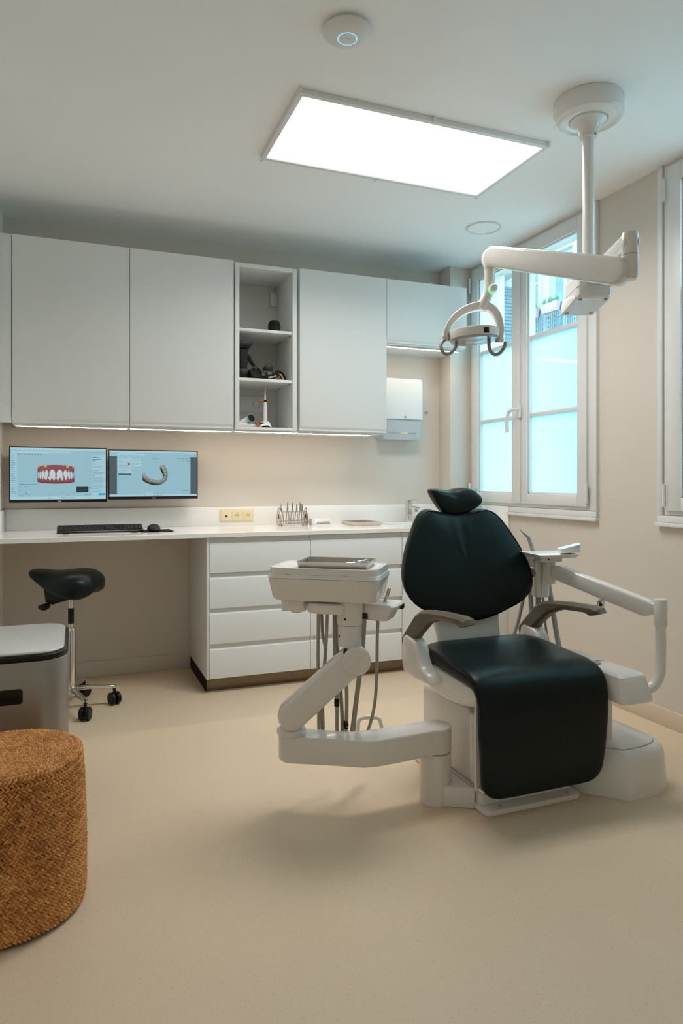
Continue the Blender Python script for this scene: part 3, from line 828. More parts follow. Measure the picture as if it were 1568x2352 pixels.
    def teeth(bm):
        for s in (-1, 1):
            for (u, wd, v0, v1) in ((0.038, 0.033, 0.42, 0.565), (0.098, 0.021, 0.43, 0.54), (0.134, 0.014, 0.44, 0.545), (0.160, 0.010, 0.45, 0.54), (0.179, 0.007, 0.46, 0.54)):
                c = cu + s * u
                poly(bm, [(c - wd * 0.75, v0 + 0.03), (c - wd * 0.35, v0), (c + wd * 0.35, v0), (c + wd * 0.75, v0 + 0.03), (c + wd, v1 - 0.06), (c + wd * 0.85, v1), (c, v1 + 0.006), (c - wd * 0.85, v1), (c - wd, v1 - 0.06)], 5)
            for (u, wd, v0, v1) in ((0.021, 0.018, 0.555, 0.625), (0.063, 0.018, 0.55, 0.625), (0.105, 0.017, 0.535, 0.62), (0.14, 0.012, 0.535, 0.61), (0.164, 0.009, 0.535, 0.60), (0.181, 0.006, 0.53, 0.59)):
                c = cu + s * u
                poly(bm, [(c - wd, v0 + 0.01), (c - wd * 0.6, v0), (c + wd * 0.6, v0), (c + wd, v0 + 0.01), (c + wd * 0.8, v1 - 0.03), (c + wd * 0.3, v1), (c - wd * 0.3, v1), (c - wd * 0.8, v1 - 0.03)], 4)
    add_gfx(sc, 'teeth_picture', 'scr_tooth', teeth)
    add_gfx(sc, 'tags', 'scr_tag', lambda bm: [rect(bm, u, u + 0.03, v, v + 0.04, 6) for u, v in ((cu - L - 0.012, 0.345), (cu - 0.125, 0.335), (cu + 0.108, 0.335), (cu + L - 0.018, 0.35))])
def draw_right(sc, rect, poly):
    add_gfx(sc, 'browser_bar', 'scr_pale', lambda bm: (rect(bm, 0, 1, 0.0, 0.045), rect(bm, 0.08, 0.4, 0.065, 0.095), rect(bm, 0, 1, 0.955, 1.0), rect(bm, 0.25, 0.355, 0.185, 0.34)))
    add_gfx(sc, 'side_margins', 'scr_dark', lambda bm: (rect(bm, 0, 0.083, 0.125, 0.95), rect(bm, 0.925, 1.0, 0.125, 0.95)))
    def menu(bm): rect(bm, 0.095, 0.24, 0.14, 0.50, 2); rect(bm, 0.38, 0.60, 0.91, 0.945, 2); rect(bm, 0.38, 0.60, 0.962, 0.995, 2)
    add_gfx(sc, 'menu_panel', 'scr_bar', menu)
    def texts(bm):
        for v, u1 in ((0.155, 0.2), (0.205, 0.15), (0.25, 0.16), (0.32, 0.2), (0.365, 0.22), (0.42, 0.21), (0.46, 0.18), (0.57, 0.22)): rect(bm, 0.105, u1, v, v + 0.009, 3)
        for i in range(4): rect(bm, 0.26, 0.34 - 0.02 * (i % 2), 0.21 + i * 0.03, 0.216 + i * 0.03, 3)
        for i in range(3): rect(bm, 0.475 + i * 0.03, 0.487 + i * 0.03, 0.155, 0.175, 3)
        for i in range(5): rect(bm, 0.83 + i * 0.019, 0.838 + i * 0.019, 0.15, 0.168, 3)
        rect(bm, 0.765, 0.81, 0.155, 0.166, 3); rect(bm, 0.83, 0.85, 0.2, 0.21, 3); rect(bm, 0.89, 0.905, 0.2, 0.23, 3); rect(bm, 0.83, 0.905, 0.865, 0.878, 3)
        for i in range(6): rect(bm, 0.49 + i * 0.02, 0.5 + i * 0.02, 0.918, 0.936, 3); rect(bm, 0.49 + i * 0.02, 0.5 + i * 0.02, 0.972, 0.988, 3)
    add_gfx(sc, 'text_lines', 'scr_text', texts)
    add_gfx(sc, 'button', 'scr_teal', lambda bm: rect(bm, 0.098, 0.24, 0.50, 0.535, 3))
    add_gfx(sc, 'thumbnail', 'scr_red', lambda bm: rect(bm, 0.205, 0.225, 0.265, 0.315, 4))
    add_gfx(sc, 'icons', 'scr_blue', lambda bm: (rect(bm, 0.385, 0.395, 0.918, 0.936, 4), rect(bm, 0.385, 0.395, 0.972, 0.988, 4)))
    # lower jaw scan seen from behind, a U-shaped arch
    outer = [(0.368, 0.53), (0.362, 0.60), (0.375, 0.66), (0.42, 0.71), (0.48, 0.745), (0.54, 0.755), (0.60, 0.72), (0.645, 0.65), (0.658, 0.56), (0.655, 0.46), (0.635, 0.37), (0.62, 0.315)]
    inner = [(0.57, 0.32), (0.565, 0.37), (0.575, 0.43), (0.595, 0.50), (0.605, 0.565), (0.595, 0.62), (0.56, 0.645), (0.51, 0.645), (0.46, 0.61), (0.42, 0.555), (0.40, 0.50)]
    add_gfx(sc, 'jaw_picture', 'scr_jaw', lambda bm: poly(bm, outer + inner, 3))
    add_gfx(sc, 'jaw_shade', 'scr_jaw_dark', lambda bm: (poly(bm, [(0.362, 0.60), (0.375, 0.66), (0.42, 0.71), (0.48, 0.745), (0.54, 0.755), (0.60, 0.72), (0.545, 0.725), (0.48, 0.71), (0.42, 0.67), (0.385, 0.615)], 4),
                                                     poly(bm, [(0.57, 0.37), (0.595, 0.50), (0.605, 0.565), (0.62, 0.56), (0.61, 0.48), (0.59, 0.38)], 4)))
    def cusps(bm):
        for (u, v, r) in ((0.383, 0.515, 0.022), (0.405, 0.565, 0.017), (0.432, 0.605, 0.015), (0.462, 0.64, 0.014), (0.49, 0.66, 0.012), (0.515, 0.672, 0.011), (0.54, 0.677, 0.011), (0.565, 0.672, 0.011), (0.588, 0.655, 0.011), (0.61, 0.625, 0.013), (0.625, 0.575, 0.014), (0.63, 0.51, 0.015), (0.622, 0.44, 0.017), (0.605, 0.37, 0.019), (0.588, 0.325, 0.015)):
            poly(bm, ell(u, v, r, r * 1.75, 14), 5)
    add_gfx(sc, 'jaw_teeth', 'scr_jaw_light', cusps)
monitor(-0.345, 0.181, 4.292, 1.072, 1.393, 3.0, 'left wall monitor showing a picture of pink gums and white teeth', draw_left)
monitor(0.187, 0.716, 4.292, 1.085, 1.385, 0.0, 'right wall monitor showing a grey scan of a lower jaw', draw_right)

# ================================================================== KEYBOARD, MOUSE
kb = thing('keyboard', 'black full-size keyboard lying on the white desk', 'keyboard', (0.137, 4.08, CT))
kx0, kx1, ky0, ky1 = -0.090, 0.365, 4.010, 4.155
def kz(y): return CT + 0.017 + (y - ky0) * 0.17
prof = [(ky0, CT + 0.004), (ky1, CT + 0.026), (ky1, kz(ky1) - 0.001), (ky0 + 0.004, kz(ky0) - 0.001), (ky0 - 0.003, CT + 0.012)]
part(kb, 'base', prism(NB(), prof, 'x', kx0, kx1, 0.002), 'black_plastic')
part(kb, 'front_edge', box(NB(), kx0 + 0.003, kx1 - 0.003, ky0 - 0.0045, ky0 - 0.001, CT + 0.0118, CT + 0.0148, 0.0008), 'grey_plastic', 'thin grey-brown front edge')
for xx in (kx0 + 0.03, kx1 - 0.06):
    part(kb, 'foot', box(NB(), xx, xx + 0.03, ky0 + 0.008, ky0 + 0.02, CT, CT + 0.006, 0.001), 'black_matte')
    part(kb, 'foot', box(NB(), xx, xx + 0.03, ky1 - 0.02, ky1 - 0.008, CT, CT + 0.025, 0.001), 'black_matte')
key_me = {}
def key(x, y, w_):
    k = round(w_, 4)
    tilt = math.atan(0.17)
    if k not in key_me:
        bm = NB(); hw, hd = w_ / 2 - 0.0015, 0.0080
        lo = [(-hw, -hd, 0), (hw, -hd, 0), (hw, hd, 0), (-hw, hd, 0)]
        hi = [(-hw + 0.0022, -hd + 0.002, 0.0065), (hw - 0.0022, -hd + 0.002, 0.0065), (hw - 0.0022, hd - 0.001, 0.0065), (-hw + 0.0022, hd - 0.001, 0.0065)]
        loft(bm, [lo, hi])
        me = bpy.data.meshes.new('key'); bm.to_mesh(me); bm.free(); me.materials.append(MATS['key_black']); key_me[k] = me
    o = bpy.data.objects.new('key', key_me[k]); COL.objects.link(o); o.parent = kb
    o.location = Vector((x, y, kz(y) - 0.001)) - kb.location
    o.rotation_euler = (tilt, 0, 0)
rows = [ky0 + 0.014 + i * 0.0188 for i in range(6)]
for ri, y in enumerate(rows):
    x = kx0 + 0.008
    main_w = 0.290
    if ri == 0: ws = [0.024, 0.022, 0.024, 0.118, 0.024, 0.022, 0.024, 0.032]
    elif ri == 1: ws = [0.032] + [0.0187] * 11 + [0.0523]
    elif ri == 2: ws = [0.034] + [0.0187] * 11 + [0.0503]
    elif ri == 3: ws = [0.028] + [0.0187] * 12 + [0.0376]
    elif ri == 4: ws = [0.0187] * 13 + [0.0469]
    else: ws = [0.0207] * 14
    k = main_w / sum(ws)
    for w_ in ws:
        key(x + w_ * k / 2, y, w_ * k); x += w_ * k
    x = kx0 + 0.303
    if ri in (0, 3, 4, 5):
        for i in range(3): key(x + 0.0093 + i * 0.0186, y, 0.0186)
    elif ri == 1: key(x + 0.0279, y, 0.0186)
    x = kx0 + 0.367
    if ri < 5:
        for i in range(4): key(x + 0.0098 + i * 0.0196, y, 0.0196)
single('mouse_pad', prism(NB(), rrect(0.350, 0.530, 3.985, 4.190, 0.008), 'z', CT + 0.0001, CT + 0.003, 0.0006), 'black_matte', 'thin dark mouse pad under the mouse', 'mouse pad')
mc = Vector((0.425, 4.05, CT + 0.003))
t = thing('computer_mouse', 'glossy black computer mouse on the mouse pad', 'mouse', mc)
rings = []
for (yy, hw, zt) in ((-0.056, 0.006, 0.012), (-0.052, 0.026, 0.022), (-0.035, 0.036, 0.033), (-0.01, 0.039, 0.042), (0.015, 0.037, 0.041), (0.037, 0.032, 0.030), (0.051, 0.024, 0.018), (0.056, 0.006, 0.010)):
    r = []
    for i in range(14):
        a = PI * i / 13
        r.append((mc.x + hw * math.cos(a), mc.y - yy, mc.z + 0.002 + (zt - 0.002) * max(0.0, math.sin(a)) ** 0.7))
    rings.append(r)
part(t, 'shell', loft(NB(), rings), 'black_plastic', angle=60, sub=1)
part(t, 'scroll_wheel', lathe(NB(), [(0, -0.003), (0.009, -0.003), (0.0105, 0), (0.009, 0.003), (0, 0.003)], Matrix.Translation((mc.x, mc.y - 0.028, mc.z + 0.0225)) @ Matrix.Rotation(PI / 2, 4, 'Y'), 20), 'grey_plastic')
part(t, 'sole', box(NB(), mc.x - 0.026, mc.x + 0.026, mc.y - 0.045, mc.y + 0.045, mc.z + 0.0001, mc.z + 0.003, 0.001), 'black_matte')

# ================================================================== THINGS ON THE COUNTER
# plier rack
rx0, rx1, ry = 1.240, 1.430, 4.30
t = thing('plier_rack', 'polished metal rack holding orthodontic pliers on the counter', 'rack', ((rx0 + rx1) / 2, ry, CT))
for xx in (rx0, rx1 - 0.005):
    sp = part(t, 'side_plate', prism(NB(), spline2([(ry - 0.05, CT + 0.008), (ry + 0.05, CT + 0.008), (ry + 0.05, CT + 0.05), (ry + 0.03, CT + 0.10), (ry + 0.0, CT + 0.118), (ry - 0.03, CT + 0.10), (ry - 0.05, CT + 0.05)], 4), 'x', xx, xx + 0.005, 0.001), 'copper_steel')
    part(sp, 'slot', prism(NB(), rrect(ry - 0.012, ry + 0.012, CT + 0.045, CT + 0.075, 0.006), 'x', xx - 0.0006, xx + 0.0056), 'seam_dark')
for yy, zz in ((ry - 0.042, CT + 0.030), (ry + 0.042, CT + 0.030), (ry - 0.014, CT + 0.088), (ry + 0.014, CT + 0.088)):
    part(t, 'rod', rod(NB(), (rx0 + 0.004, yy, zz), (rx1 - 0.004, yy, zz), 0.003, 10), 'copper_steel')
part(t, 'floor_plate', box(NB(), rx0 + 0.004, rx1 - 0.004, ry - 0.048, ry + 0.048, CT + 0.010, CT + 0.014, 0.001), 'copper_steel')
for xx in (rx0 + 0.01, rx1 - 0.01):
    for yy in (ry - 0.04, ry + 0.04):
        part(t, 'foot', lathe(NB(), [(0, 0), (0.006, 0), (0.005, 0.009), (0, 0.0095)], Matrix.Translation((xx, yy, CT)), 12), 'steel')
pl = [(0.026, 'leftmost plier in the rack, dark tipped and leaning', -0.10, 0.132), (0.060, 'second plier from the left in the rack', 0.0, 0.137), (0.092, 'third plier from the left in the rack', 0.0, 0.133), (0.120, 'fourth plier from the left in the rack, short with bluish tip', 0.03, 0.127), (0.150, 'fifth plier from the left in the rack, tall', -0.03, 0.135), (0.168, 'rightmost plier in the rack', -0.08, 0.126)]
for i, (dx, lab, lean, top) in enumerate(pl):
    base = Vector((rx0 + dx, ry - 0.004, CT + 0.0145))
    q = thing('plier', lab, 'plier', base, 'orthodontic pliers in the rack')
    Mp = Matrix.Translation(base) @ Matrix.Rotation(lean, 4, 'Y')
    for s in (-1, 1):
        bm = NB()
        tube(bm, [Mp @ Vector((s * 0.010, s * 0.004, 0.0005)), Mp @ Vector((s * 0.0105, s * 0.004, 0.03)), Mp @ Vector((s * 0.007, s * 0.003, 0.065)), Mp @ Vector((s * 0.002, s * 0.002, 0.088))], lambda t_: 0.0028 + 0.0006 * t_, 8, 5)
        part(q, 'handle', bm, 'copper_steel' if i % 2 else 'steel')
    part(q, 'joint', lathe(NB(), [(0, -0.004), (0.006, -0.004), (0.0065, 0), (0.006, 0.004), (0, 0.004)], Mp @ Matrix.Translation((0, 0, 0.092)) @ Matrix.Rotation(PI / 2, 4, 'X'), 14), 'steel')
    part(q, 'beak', loft(NB(), [[(Mp @ Vector(p)) for p in ((-0.005, -0.004, 0.094), (0.005, -0.004, 0.094), (0.005, 0.004, 0.094), (-0.005, 0.004, 0.094))], [(Mp @ Vector(p)) for p in ((-0.004, -0.003, 0.112), (0.004, -0.003, 0.112), (0.004, 0.003, 0.112), (-0.004, 0.003, 0.112))], [(Mp @ Vector(p)) for p in ((-0.002, -0.0015, top), (0.002, -0.0015, top), (0.002, 0.0015, top), (-0.002, 0.0015, top))]]), 'chrome' if i else 'hose_blue_grey')

# shade guide
gx, gy = 1.475, 4.28
t = thing('shade_guide', 'small white tooth shade guide block next to the plier rack', 'shade guide', (gx + 0.06, gy, CT))
part(t, 'block', prism(NB(), [(gy + 0.03, CT), (gy + 0.03, CT + 0.042), (gy + 0.012, CT + 0.042), (gy - 0.008, CT + 0.006), (gy - 0.03, CT + 0.006), (gy - 0.03, CT)], 'x', gx, gx + 0.125, 0.001), 'white_satin')
part(t, 'end_block', box(NB(), gx - 0.022, gx, gy - 0.028, gy + 0.03, CT, CT + 0.044, 0.002), 'white_satin')
for i in range(9):
    xx = gx + 0.022 + i * 0.0105
    part(t, 'tooth_tab', lathe(NB(), [(0, -0.008), (0.0035, -0.006), (0.0045, 0.0), (0.003, 0.007), (0, 0.008)], Matrix.Translation((xx, gy - 0.012, CT + 0.019)) @ Matrix.Rotation(0.5, 4, 'X'), 10), 'white_print' if i < 5 else 'tooth_ivory')
part(t, 'tab_rail', box(NB(), gx + 0.016, gx + 0.112, gy - 0.022, gy - 0.014, CT + 0.006, CT + 0.012, 0.001), 'copper_steel')

def steel_tray(name, M, lx, ly, h_, label, mat='steel', sep=True):
    og = M.translation
    t = thing(name, label, 'tray', og)
    wall = 0.0015
    o_lo = rrect(-lx / 2 + 0.006, lx / 2 - 0.006, -ly / 2 + 0.006, ly / 2 - 0.006, 0.008, 4)
    o_hi = rrect(-lx / 2, lx / 2, -ly / 2, ly / 2, 0.012, 4)
    i_hi = rrect(-lx / 2 + 0.003, lx / 2 - 0.003, -ly / 2 + 0.003, ly / 2 - 0.003, 0.010, 4)
    i_lo = rrect(-lx / 2 + 0.008, lx / 2 - 0.008, -ly / 2 + 0.008, ly / 2 - 0.008, 0.007, 4)
    rings = [[(x, y, 0) for x, y in o_lo], [(x, y, h_) for x, y in o_hi], [(x, y, h_) for x, y in i_hi], [(x, y, wall) for x, y in i_lo]]
    part(t, 'pan', loft(NB(), rings, True, M), mat)
    return t
tray_c = Matrix.Translation((1.79, 4.22, CT + 0.0002)) @ Matrix.Rotation(math.radians(-6), 4, 'Z')
steel_tray('counter_tray', tray_c, 0.20, 0.30, 0.022, 'empty steel instrument tray lying on the counter left of the sink', 'copper_steel')

# teal pump bottle behind the headrest
bc = Vector((2.585, 4.06, CT))
t = thing('soap_bottle', 'pale teal pump bottle on the counter behind the headrest', 'bottle', bc)
M = Matrix.Translation(bc)
part(t, 'bottle', lathe(NB(), [(0, 0), (0.036, 0), (0.038, 0.004), (0.038, 0.14), (0.034, 0.155), (0.016, 0.165), (0.016, 0.176), (0, 0.176)], M, 28), 'teal_plastic')
part(t, 'pump', lathe(NB(), [(0, 0.177), (0.018, 0.177), (0.018, 0.194), (0.006, 0.196), (0.006, 0.225), (0.018, 0.226), (0.018, 0.238), (0, 0.239)], M, 24), 'teal_plastic')
part(t, 'spout', rod(NB(), bc + Vector((-0.017, 0, 0.232)), bc + Vector((-0.05, 0, 0.226)), 0.005, 10), 'teal_plastic')

# ================================================================== THINGS ON THE OPEN SHELF
# black dome speaker
c0 = Vector((1.158, 4.112, 2.1211))
t = thing('smart_speaker', 'small black dome speaker on the upper open shelf', 'speaker', c0)
part(t, 'body', lathe(NB(), [(0, 0), (0.030, 0), (0.036, 0.006), (0.0395, 0.026), (0.0385, 0.046), (0.032, 0.064), (0.022, 0.0715), (0, 0.072)], Matrix.Translation(c0), 40), 'black_matte')
part(t, 'top_ring', lathe(NB(), [(0.014, 0.0714), (0.018, 0.0714), (0.018, 0.0728), (0.014, 0.0728), (0.014, 0.0714)], Matrix.Translation(c0), 32), 'black_plastic')

zs = 1.8202
# twin flash bracket standing at the left of the middle shelf
c0 = Vector((0.965, 4.14, zs))
t = thing('camera_flash', 'black camera flash standing upright at the left of the middle shelf', 'camera flash', c0)
def bxz(cx, cy, cz, sx, sy, sz, bev=0.004): return box(NB(), cx - sx / 2, cx + sx / 2, cy - sy / 2, cy + sy / 2, cz, cz + sz, bev)
part(t, 'foot', bxz(c0.x, c0.y, zs, 0.06, 0.07, 0.065, 0.008), 'black_plastic')
part(t, 'stem', loft(NB(), [[(c0.x + a, c0.y + b, z) for a, b in rrect(-w_ - 0.0, w_, -0.03, 0.03, 0.008, 3)] for z, w_ in ((zs + 0.062, 0.020), (zs + 0.10, 0.026), (zs + 0.17, 0.028), (zs + 0.19, 0.033))]), 'black_plastic')
part(t, 'head', prism(NB(), [(c0.x - 0.036, zs + 0.185), (c0.x + 0.034, zs + 0.190), (c0.x + 0.052, zs + 0.215), (c0.x + 0.050, zs + 0.238), (c0.x - 0.012, zs + 0.238), (c0.x - 0.036, zs + 0.222)], 'y', c0.y - 0.045, c0.y + 0.035, 0.006), 'black_plastic')
coil = []
for i in range(90):
    a = i * 0.62
    s = i / 89
    pth = Vector((c0.x + 0.030 + 0.055 * s ** 1.6, c0.y - 0.02, zs + 0.150 - 0.082 * s))
    coil.append(pth + Vector((0.013 * math.cos(a), 0.012 * math.sin(a), 0.004 * math.sin(a))))
part(t, 'coiled_cord', tube(NB(), coil, 0.0035, 6, 1, False), 'black_plastic')
# camera
c0 = Vector((1.085, 4.17, zs))
t = thing('camera', 'black camera lying on the middle shelf with its strap', 'camera', c0)
part(t, 'body', prism(NB(), rrect(c0.x - 0.085, c0.x + 0.075, zs + 0.0005, zs + 0.066, 0.010), 'y', c0.y - 0.035, c0.y + 0.035, 0.005), 'black_plastic')
part(t, 'viewfinder_hump', prism(NB(), [(c0.x + 0.015, zs + 0.062), (c0.x + 0.075, zs + 0.062), (c0.x + 0.070, zs + 0.095), (c0.x + 0.060, zs + 0.105), (c0.x + 0.038, zs + 0.105), (c0.x + 0.024, zs + 0.090)], 'y', c0.y - 0.03, c0.y + 0.03, 0.004), 'black_plastic')
bm = NB()
lathe(bm, [(0, 0), (0.032, 0), (0.032, 0.03), (0.036, 0.034), (0.036, 0.072), (0.030, 0.074), (0.028, 0.066), (0, 0.064)], Matrix.Translation((c0.x - 0.055, c0.y - 0.03, zs + 0.0375)) @ Matrix.Rotation(PI / 2, 4, 'X'), 32)
part(t, 'lens', bm, 'black_plastic')
for k, (dx, dz) in enumerate(((-0.020, 0.045), (0.008, 0.040), (0.045, 0.046), (0.058, 0.043))):
    part(t, 'dial', lathe(NB(), [(0.005, 0), (0.008, 0), (0.008, 0.003), (0.005, 0.003), (0.005, 0)], Matrix.Translation((c0.x + dx, c0.y - 0.035, zs + dz)) @ Matrix.Rotation(PI / 2, 4, 'X'), 16), 'grey_plastic')
part(t, 'release_mark', box(NB(), c0.x - 0.060, c0.x - 0.050, c0.y - 0.104, c0.y - 0.1025, zs + 0.060, zs + 0.064), 'red_plastic', 'small red mark')
st = part(t, 'strap', sweep(NB(), smooth_path([(c0.x + 0.050, c0.y - 0.042, zs + 0.022), (c0.x + 0.075, c0.y - 0.045, zs + 0.032), (c0.x + 0.100, c0.y - 0.042, zs + 0.052), (c0.x + 0.125, c0.y - 0.036, zs + 0.046), (c0.x + 0.140, c0.y - 0.034, zs + 0.020), (c0.x + 0.146, c0.y - 0.032, zs + 0.004)], 6),
      lambda t_: [(-0.017, -0.001), (0.017, -0.001), (0.017, 0.001), (-0.017, 0.001)], up=(0, -1, 0.15)), 'black_matte')
part(st, 'strap_edging', sweep(NB(), smooth_path([(c0.x + 0.108, c0.y - 0.0445, zs + 0.048), (c0.x + 0.122, c0.y - 0.0405, zs + 0.042), (c0.x + 0.134, c0.y - 0.0385, zs + 0.022), (c0.x + 0.140, c0.y - 0.0375, zs + 0.006)], 5),
     lambda t_: [(-0.004, -0.0008), (0.004, -0.0008), (0.004, 0.0008), (-0.004, 0.0008)], up=(0, -1, 0.15)), 'yellow_fabric', 'yellow edging')
text_mesh('Nikon', 0.022, Matrix.Translation((c0.x + 0.064, c0.y - 0.0478, zs + 0.026)) @ Matrix.Rotation(math.radians(-22), 4, 'Y') @ Matrix.Rotation(PI / 2, 4, 'X'), parent=st)
# bottom shelf: scanner and handpiece on its stand
zb = ZB + 0.0132
c0 = Vector((0.990, 4.13, zb))
t = thing('intraoral_scanner', 'white scanner wand with a black oval end on the bottom shelf', 'scanner', c0)
rings = []
for (x, r, z) in ((-0.060, 0.010, 0.012), (-0.045, 0.017, 0.018), (-0.015, 0.019, 0.021), (0.02, 0.016, 0.018), (0.055, 0.010, 0.012), (0.066, 0.004, 0.008)):
    rings.append([(c0.x + x + 0.0, c0.y + r * 1.2 * math.cos(2 * PI * i / 20), zb + z + min(r, z) * math.sin(2 * PI * i / 20)) for i in range(20)])
part(t, 'cradle', loft(NB(), rings), 'white_enamel', angle=50)
bm = NB()
rings = []
for (x, z, r) in ((-0.055, 0.036, 0.012), (-0.03, 0.045, 0.018), (0.0, 0.058, 0.024), (0.018, 0.066, 0.025), (0.024, 0.069, 0.022)):
    rings.append([(c0.x + x + 0.3 * r * math.sin(2 * PI * i / 20), c0.y - 0.004 + r * math.cos(2 * PI * i / 20), zb + z - 0.006 + r * 0.95 * math.sin(2 * PI * i / 20)) for i in range(20)])
part(t, 'wand', loft(NB(), rings), 'white_enamel', angle=50)
Mo = Matrix.Translation((c0.x + 0.018, c0.y - 0.024, zb + 0.058)) @ Matrix.Rotation(math.radians(35), 4, 'Z') @ Matrix.Rotation(math.radians(78), 4, 'X')
part(t, 'bezel', lathe(NB(), [(0, 0), (0.031, 0), (0.031, 0.004), (0, 0.004)], Mo, 32, 1.0, 0.85), 'teal_plastic', 'thin teal rim')
part(t, 'window', lathe(NB(), [(0, 0.0042), (0.028, 0.0042), (0.026, 0.007), (0, 0.0085)], Mo, 32, 1.0, 0.85), 'black_plastic', 'black oval window')
c0 = Vector((1.104, 4.13, zb))
t = thing('handpiece_stand', 'slim white handpiece standing upright on a wedge base with an orange ring', 'handpiece', c0)
part(t, 'base', loft(NB(), [[(c0.x + a, c0.y + b, zb) for a, b in rrect(-0.040, 0.036, -0.035, 0.035, 0.008, 3)], [(c0.x + a, c0.y + b, zb + 0.030) for a, b in rrect(-0.032, 0.028, -0.028, 0.028, 0.008, 3)], [(c0.x + a, c0.y + b, zb + 0.043) for a, b in rrect(-0.018, 0.020, -0.018, 0.018, 0.008, 3)]]), 'white_enamel')
part(t, 'base_recess', prism(NB(), [(c0.x - 0.036, zb + 0.001), (c0.x + 0.024, zb + 0.001), (c0.x + 0.024, zb + 0.008), (c0.x + 0.010, zb + 0.017), (c0.x - 0.026, zb + 0.014)], 'y', c0.y - 0.0362, c0.y - 0.030, 0.001), 'black_matte')
Mh = Matrix.Translation(c0)
part(t, 'handpiece', lathe(NB(), [(0, 0.042), (0.012, 0.042), (0.0125, 0.09), (0.0115, 0.13), (0.009, 0.165), (0.007, 0.172), (0.0055, 0.185), (0.0035, 0.215), (0.003, 0.255), (0, 0.256)], Mh, 24), 'white_enamel')
part(t, 'tip', lathe(NB(), [(0, 0.256), (0.004, 0.257), (0.0045, 0.262), (0.003, 0.267), (0, 0.268)], Mh, 16), 'steel')
part(t, 'orange_arm', loft(NB(), [[(c0.x - 0.058, c0.y + a, zb + 0.170 + b) for a, b in ((-0.002, -0.001), (0.002, -0.001), (0.002, 0.001), (-0.002, 0.001))], [(c0.x - 0.012, c0.y + a, zb + 0.171 + b) for a, b in ((-0.006, -0.004), (0.006, -0.004), (0.006, 0.004), (-0.006, 0.004))], [(c0.x + 0.016, c0.y + a, zb + 0.171 + b) for a, b in ((-0.006, -0.004), (0.006, -0.004), (0.006, 0.004), (-0.006, 0.004))]]), 'red_plastic', 'orange-red arm')
part(t, 'collar', lathe(NB(), [(0, 0.164), (0.0105, 0.164), (0.0105, 0.177), (0, 0.177)], Mh, 20), 'black_matte')
c0 = Vector((1.048, 4.10, zb))
t = thing('orange_clip', 'small orange-red clip leaning between the scanner and handpiece stand', 'clip', c0)
part(t, 'jaw', tube(NB(), [c0 + Vector((0.006, 0, 0.004)), c0 + Vector((0.0, 0, 0.02)), c0 + Vector((-0.010, 0, 0.042))], 0.004, 8, 4), 'red_plastic')
part(t, 'jaw', tube(NB(), [c0 + Vector((-0.008, 0.004, 0.0045)), c0 + Vector((0.001, 0.002, 0.016)), c0 + Vector((0.008, 0, 0.022))], 0.004, 8, 4), 'red_plastic')
part(t, 'grip', tube(NB(), [c0 + Vector((0.004, 0.0, 0.020)), c0 + Vector((0.02, 0.0, 0.026)), c0 + Vector((0.04, 0.0, 0.034))], 0.003, 8, 4), 'black_matte')

# ================================================================== DENTAL CHAIR
XC = 1.565
def beam(bm, A, B, r0, r1, width, bev=0.006, n=12):
    """capsule-shaped arm standing on edge between two points"""
    A, B = Vector(A), Vector(B)
    dh = Vector((B.x - A.x, B.y - A.y, 0)); L = dh.length
    ang = math.atan2(dh.y, dh.x)
    M = Matrix.Translation(A) @ Matrix.Rotation(ang, 4, 'Z')
    return prism(bm, stadium((0, 0), (L, B.z - A.z), r0, r1, n), 'y', -width / 2, width / 2, bev, 3, M)
ch = thing('dental_chair', 'black leather dental chair on a white pedestal facing the camera', 'dental chair', (XC, 2.3, 0))
bpl = part(ch, 'base_plate', prism(NB(), rrect(1.355, 1.776, 2.06, 2.62, 0.025), 'z', 0.0, 0.022, 0.006), 'white_enamel')
for xx in (1.425, 1.725):
    part(bpl, 'bolt', lathe(NB(), [(0, 0.0222), (0.007, 0.0222), (0.007, 0.026), (0, 0.028)], Matrix.Translation((xx, 2.083, 0)), 12), 'steel')
part(ch, 'base_plinth', prism(NB(), rrect(1.362, 1.768, 2.108, 2.60, 0.02), 'z', 0.0215, 0.072, 0.004), 'white_enamel')
part(ch, 'base_body', box(NB(), 1.363, 1.767, 2.193, 2.555, 0.074, 0.345, 0.016, 3), 'white_enamel')
part(ch, 'base_front_cover', box(NB(), 1.361, 1.769, 2.092, 2.189, 0.078, 0.337, 0.012, 3), 'white_enamel')
part(ch, 'lift_column', box(NB(), 1.44, 1.69, 2.22, 2.48, 0.33, 0.40, 0.01), 'hose_grey')
shell = [(2.045, 0.462), (2.040, 0.410), (2.060, 0.396), (2.14, 0.380), (2.25, 0.370), (2.36, 0.373), (2.42, 0.392), (2.47, 0.43), (2.49, 0.475)]
part(ch, 'seat_shell', prism(NB(), shell, 'x', 1.298, 1.832, 0.018, 4), 'white_enamel', angle=50)
# seat and leg rest cushion, one upholstered piece
path = smooth_path([(0, 2.500, 0.512), (0, 2.46, 0.533), (0, 2.38, 0.536), (0, 2.28, 0.528), (0, 2.18, 0.522), (0, 2.10, 0.515), (0, 2.047, 0.495), (0, 2.016, 0.458), (0, 2.003, 0.41), (0, 2.0, 0.33), (0, 2.002, 0.22), (0, 2.008, 0.14), (0, 2.014, 0.080)], 6)
np_ = len(path)
cum = [0]
for a, b in zip(path, path[1:]): cum.append(cum[-1] + (b - a).length)
TOT = cum[-1]
def interp(x, tab):
    for (x0, y0), (x1, y1) in zip(tab, tab[1:]):
        if x <= x1: return y0 + (y1 - y0) * (x - x0) / (x1 - x0)
    return tab[-1][1]
hw_tab = [(0, 0.225), (0.03, 0.248), (0.10, 0.265), (0.20, 0.274), (0.35, 0.280), (0.50, 0.281), (0.65, 0.279), (0.80, 0.266), (0.88, 0.256), (1.2, 0.252)]
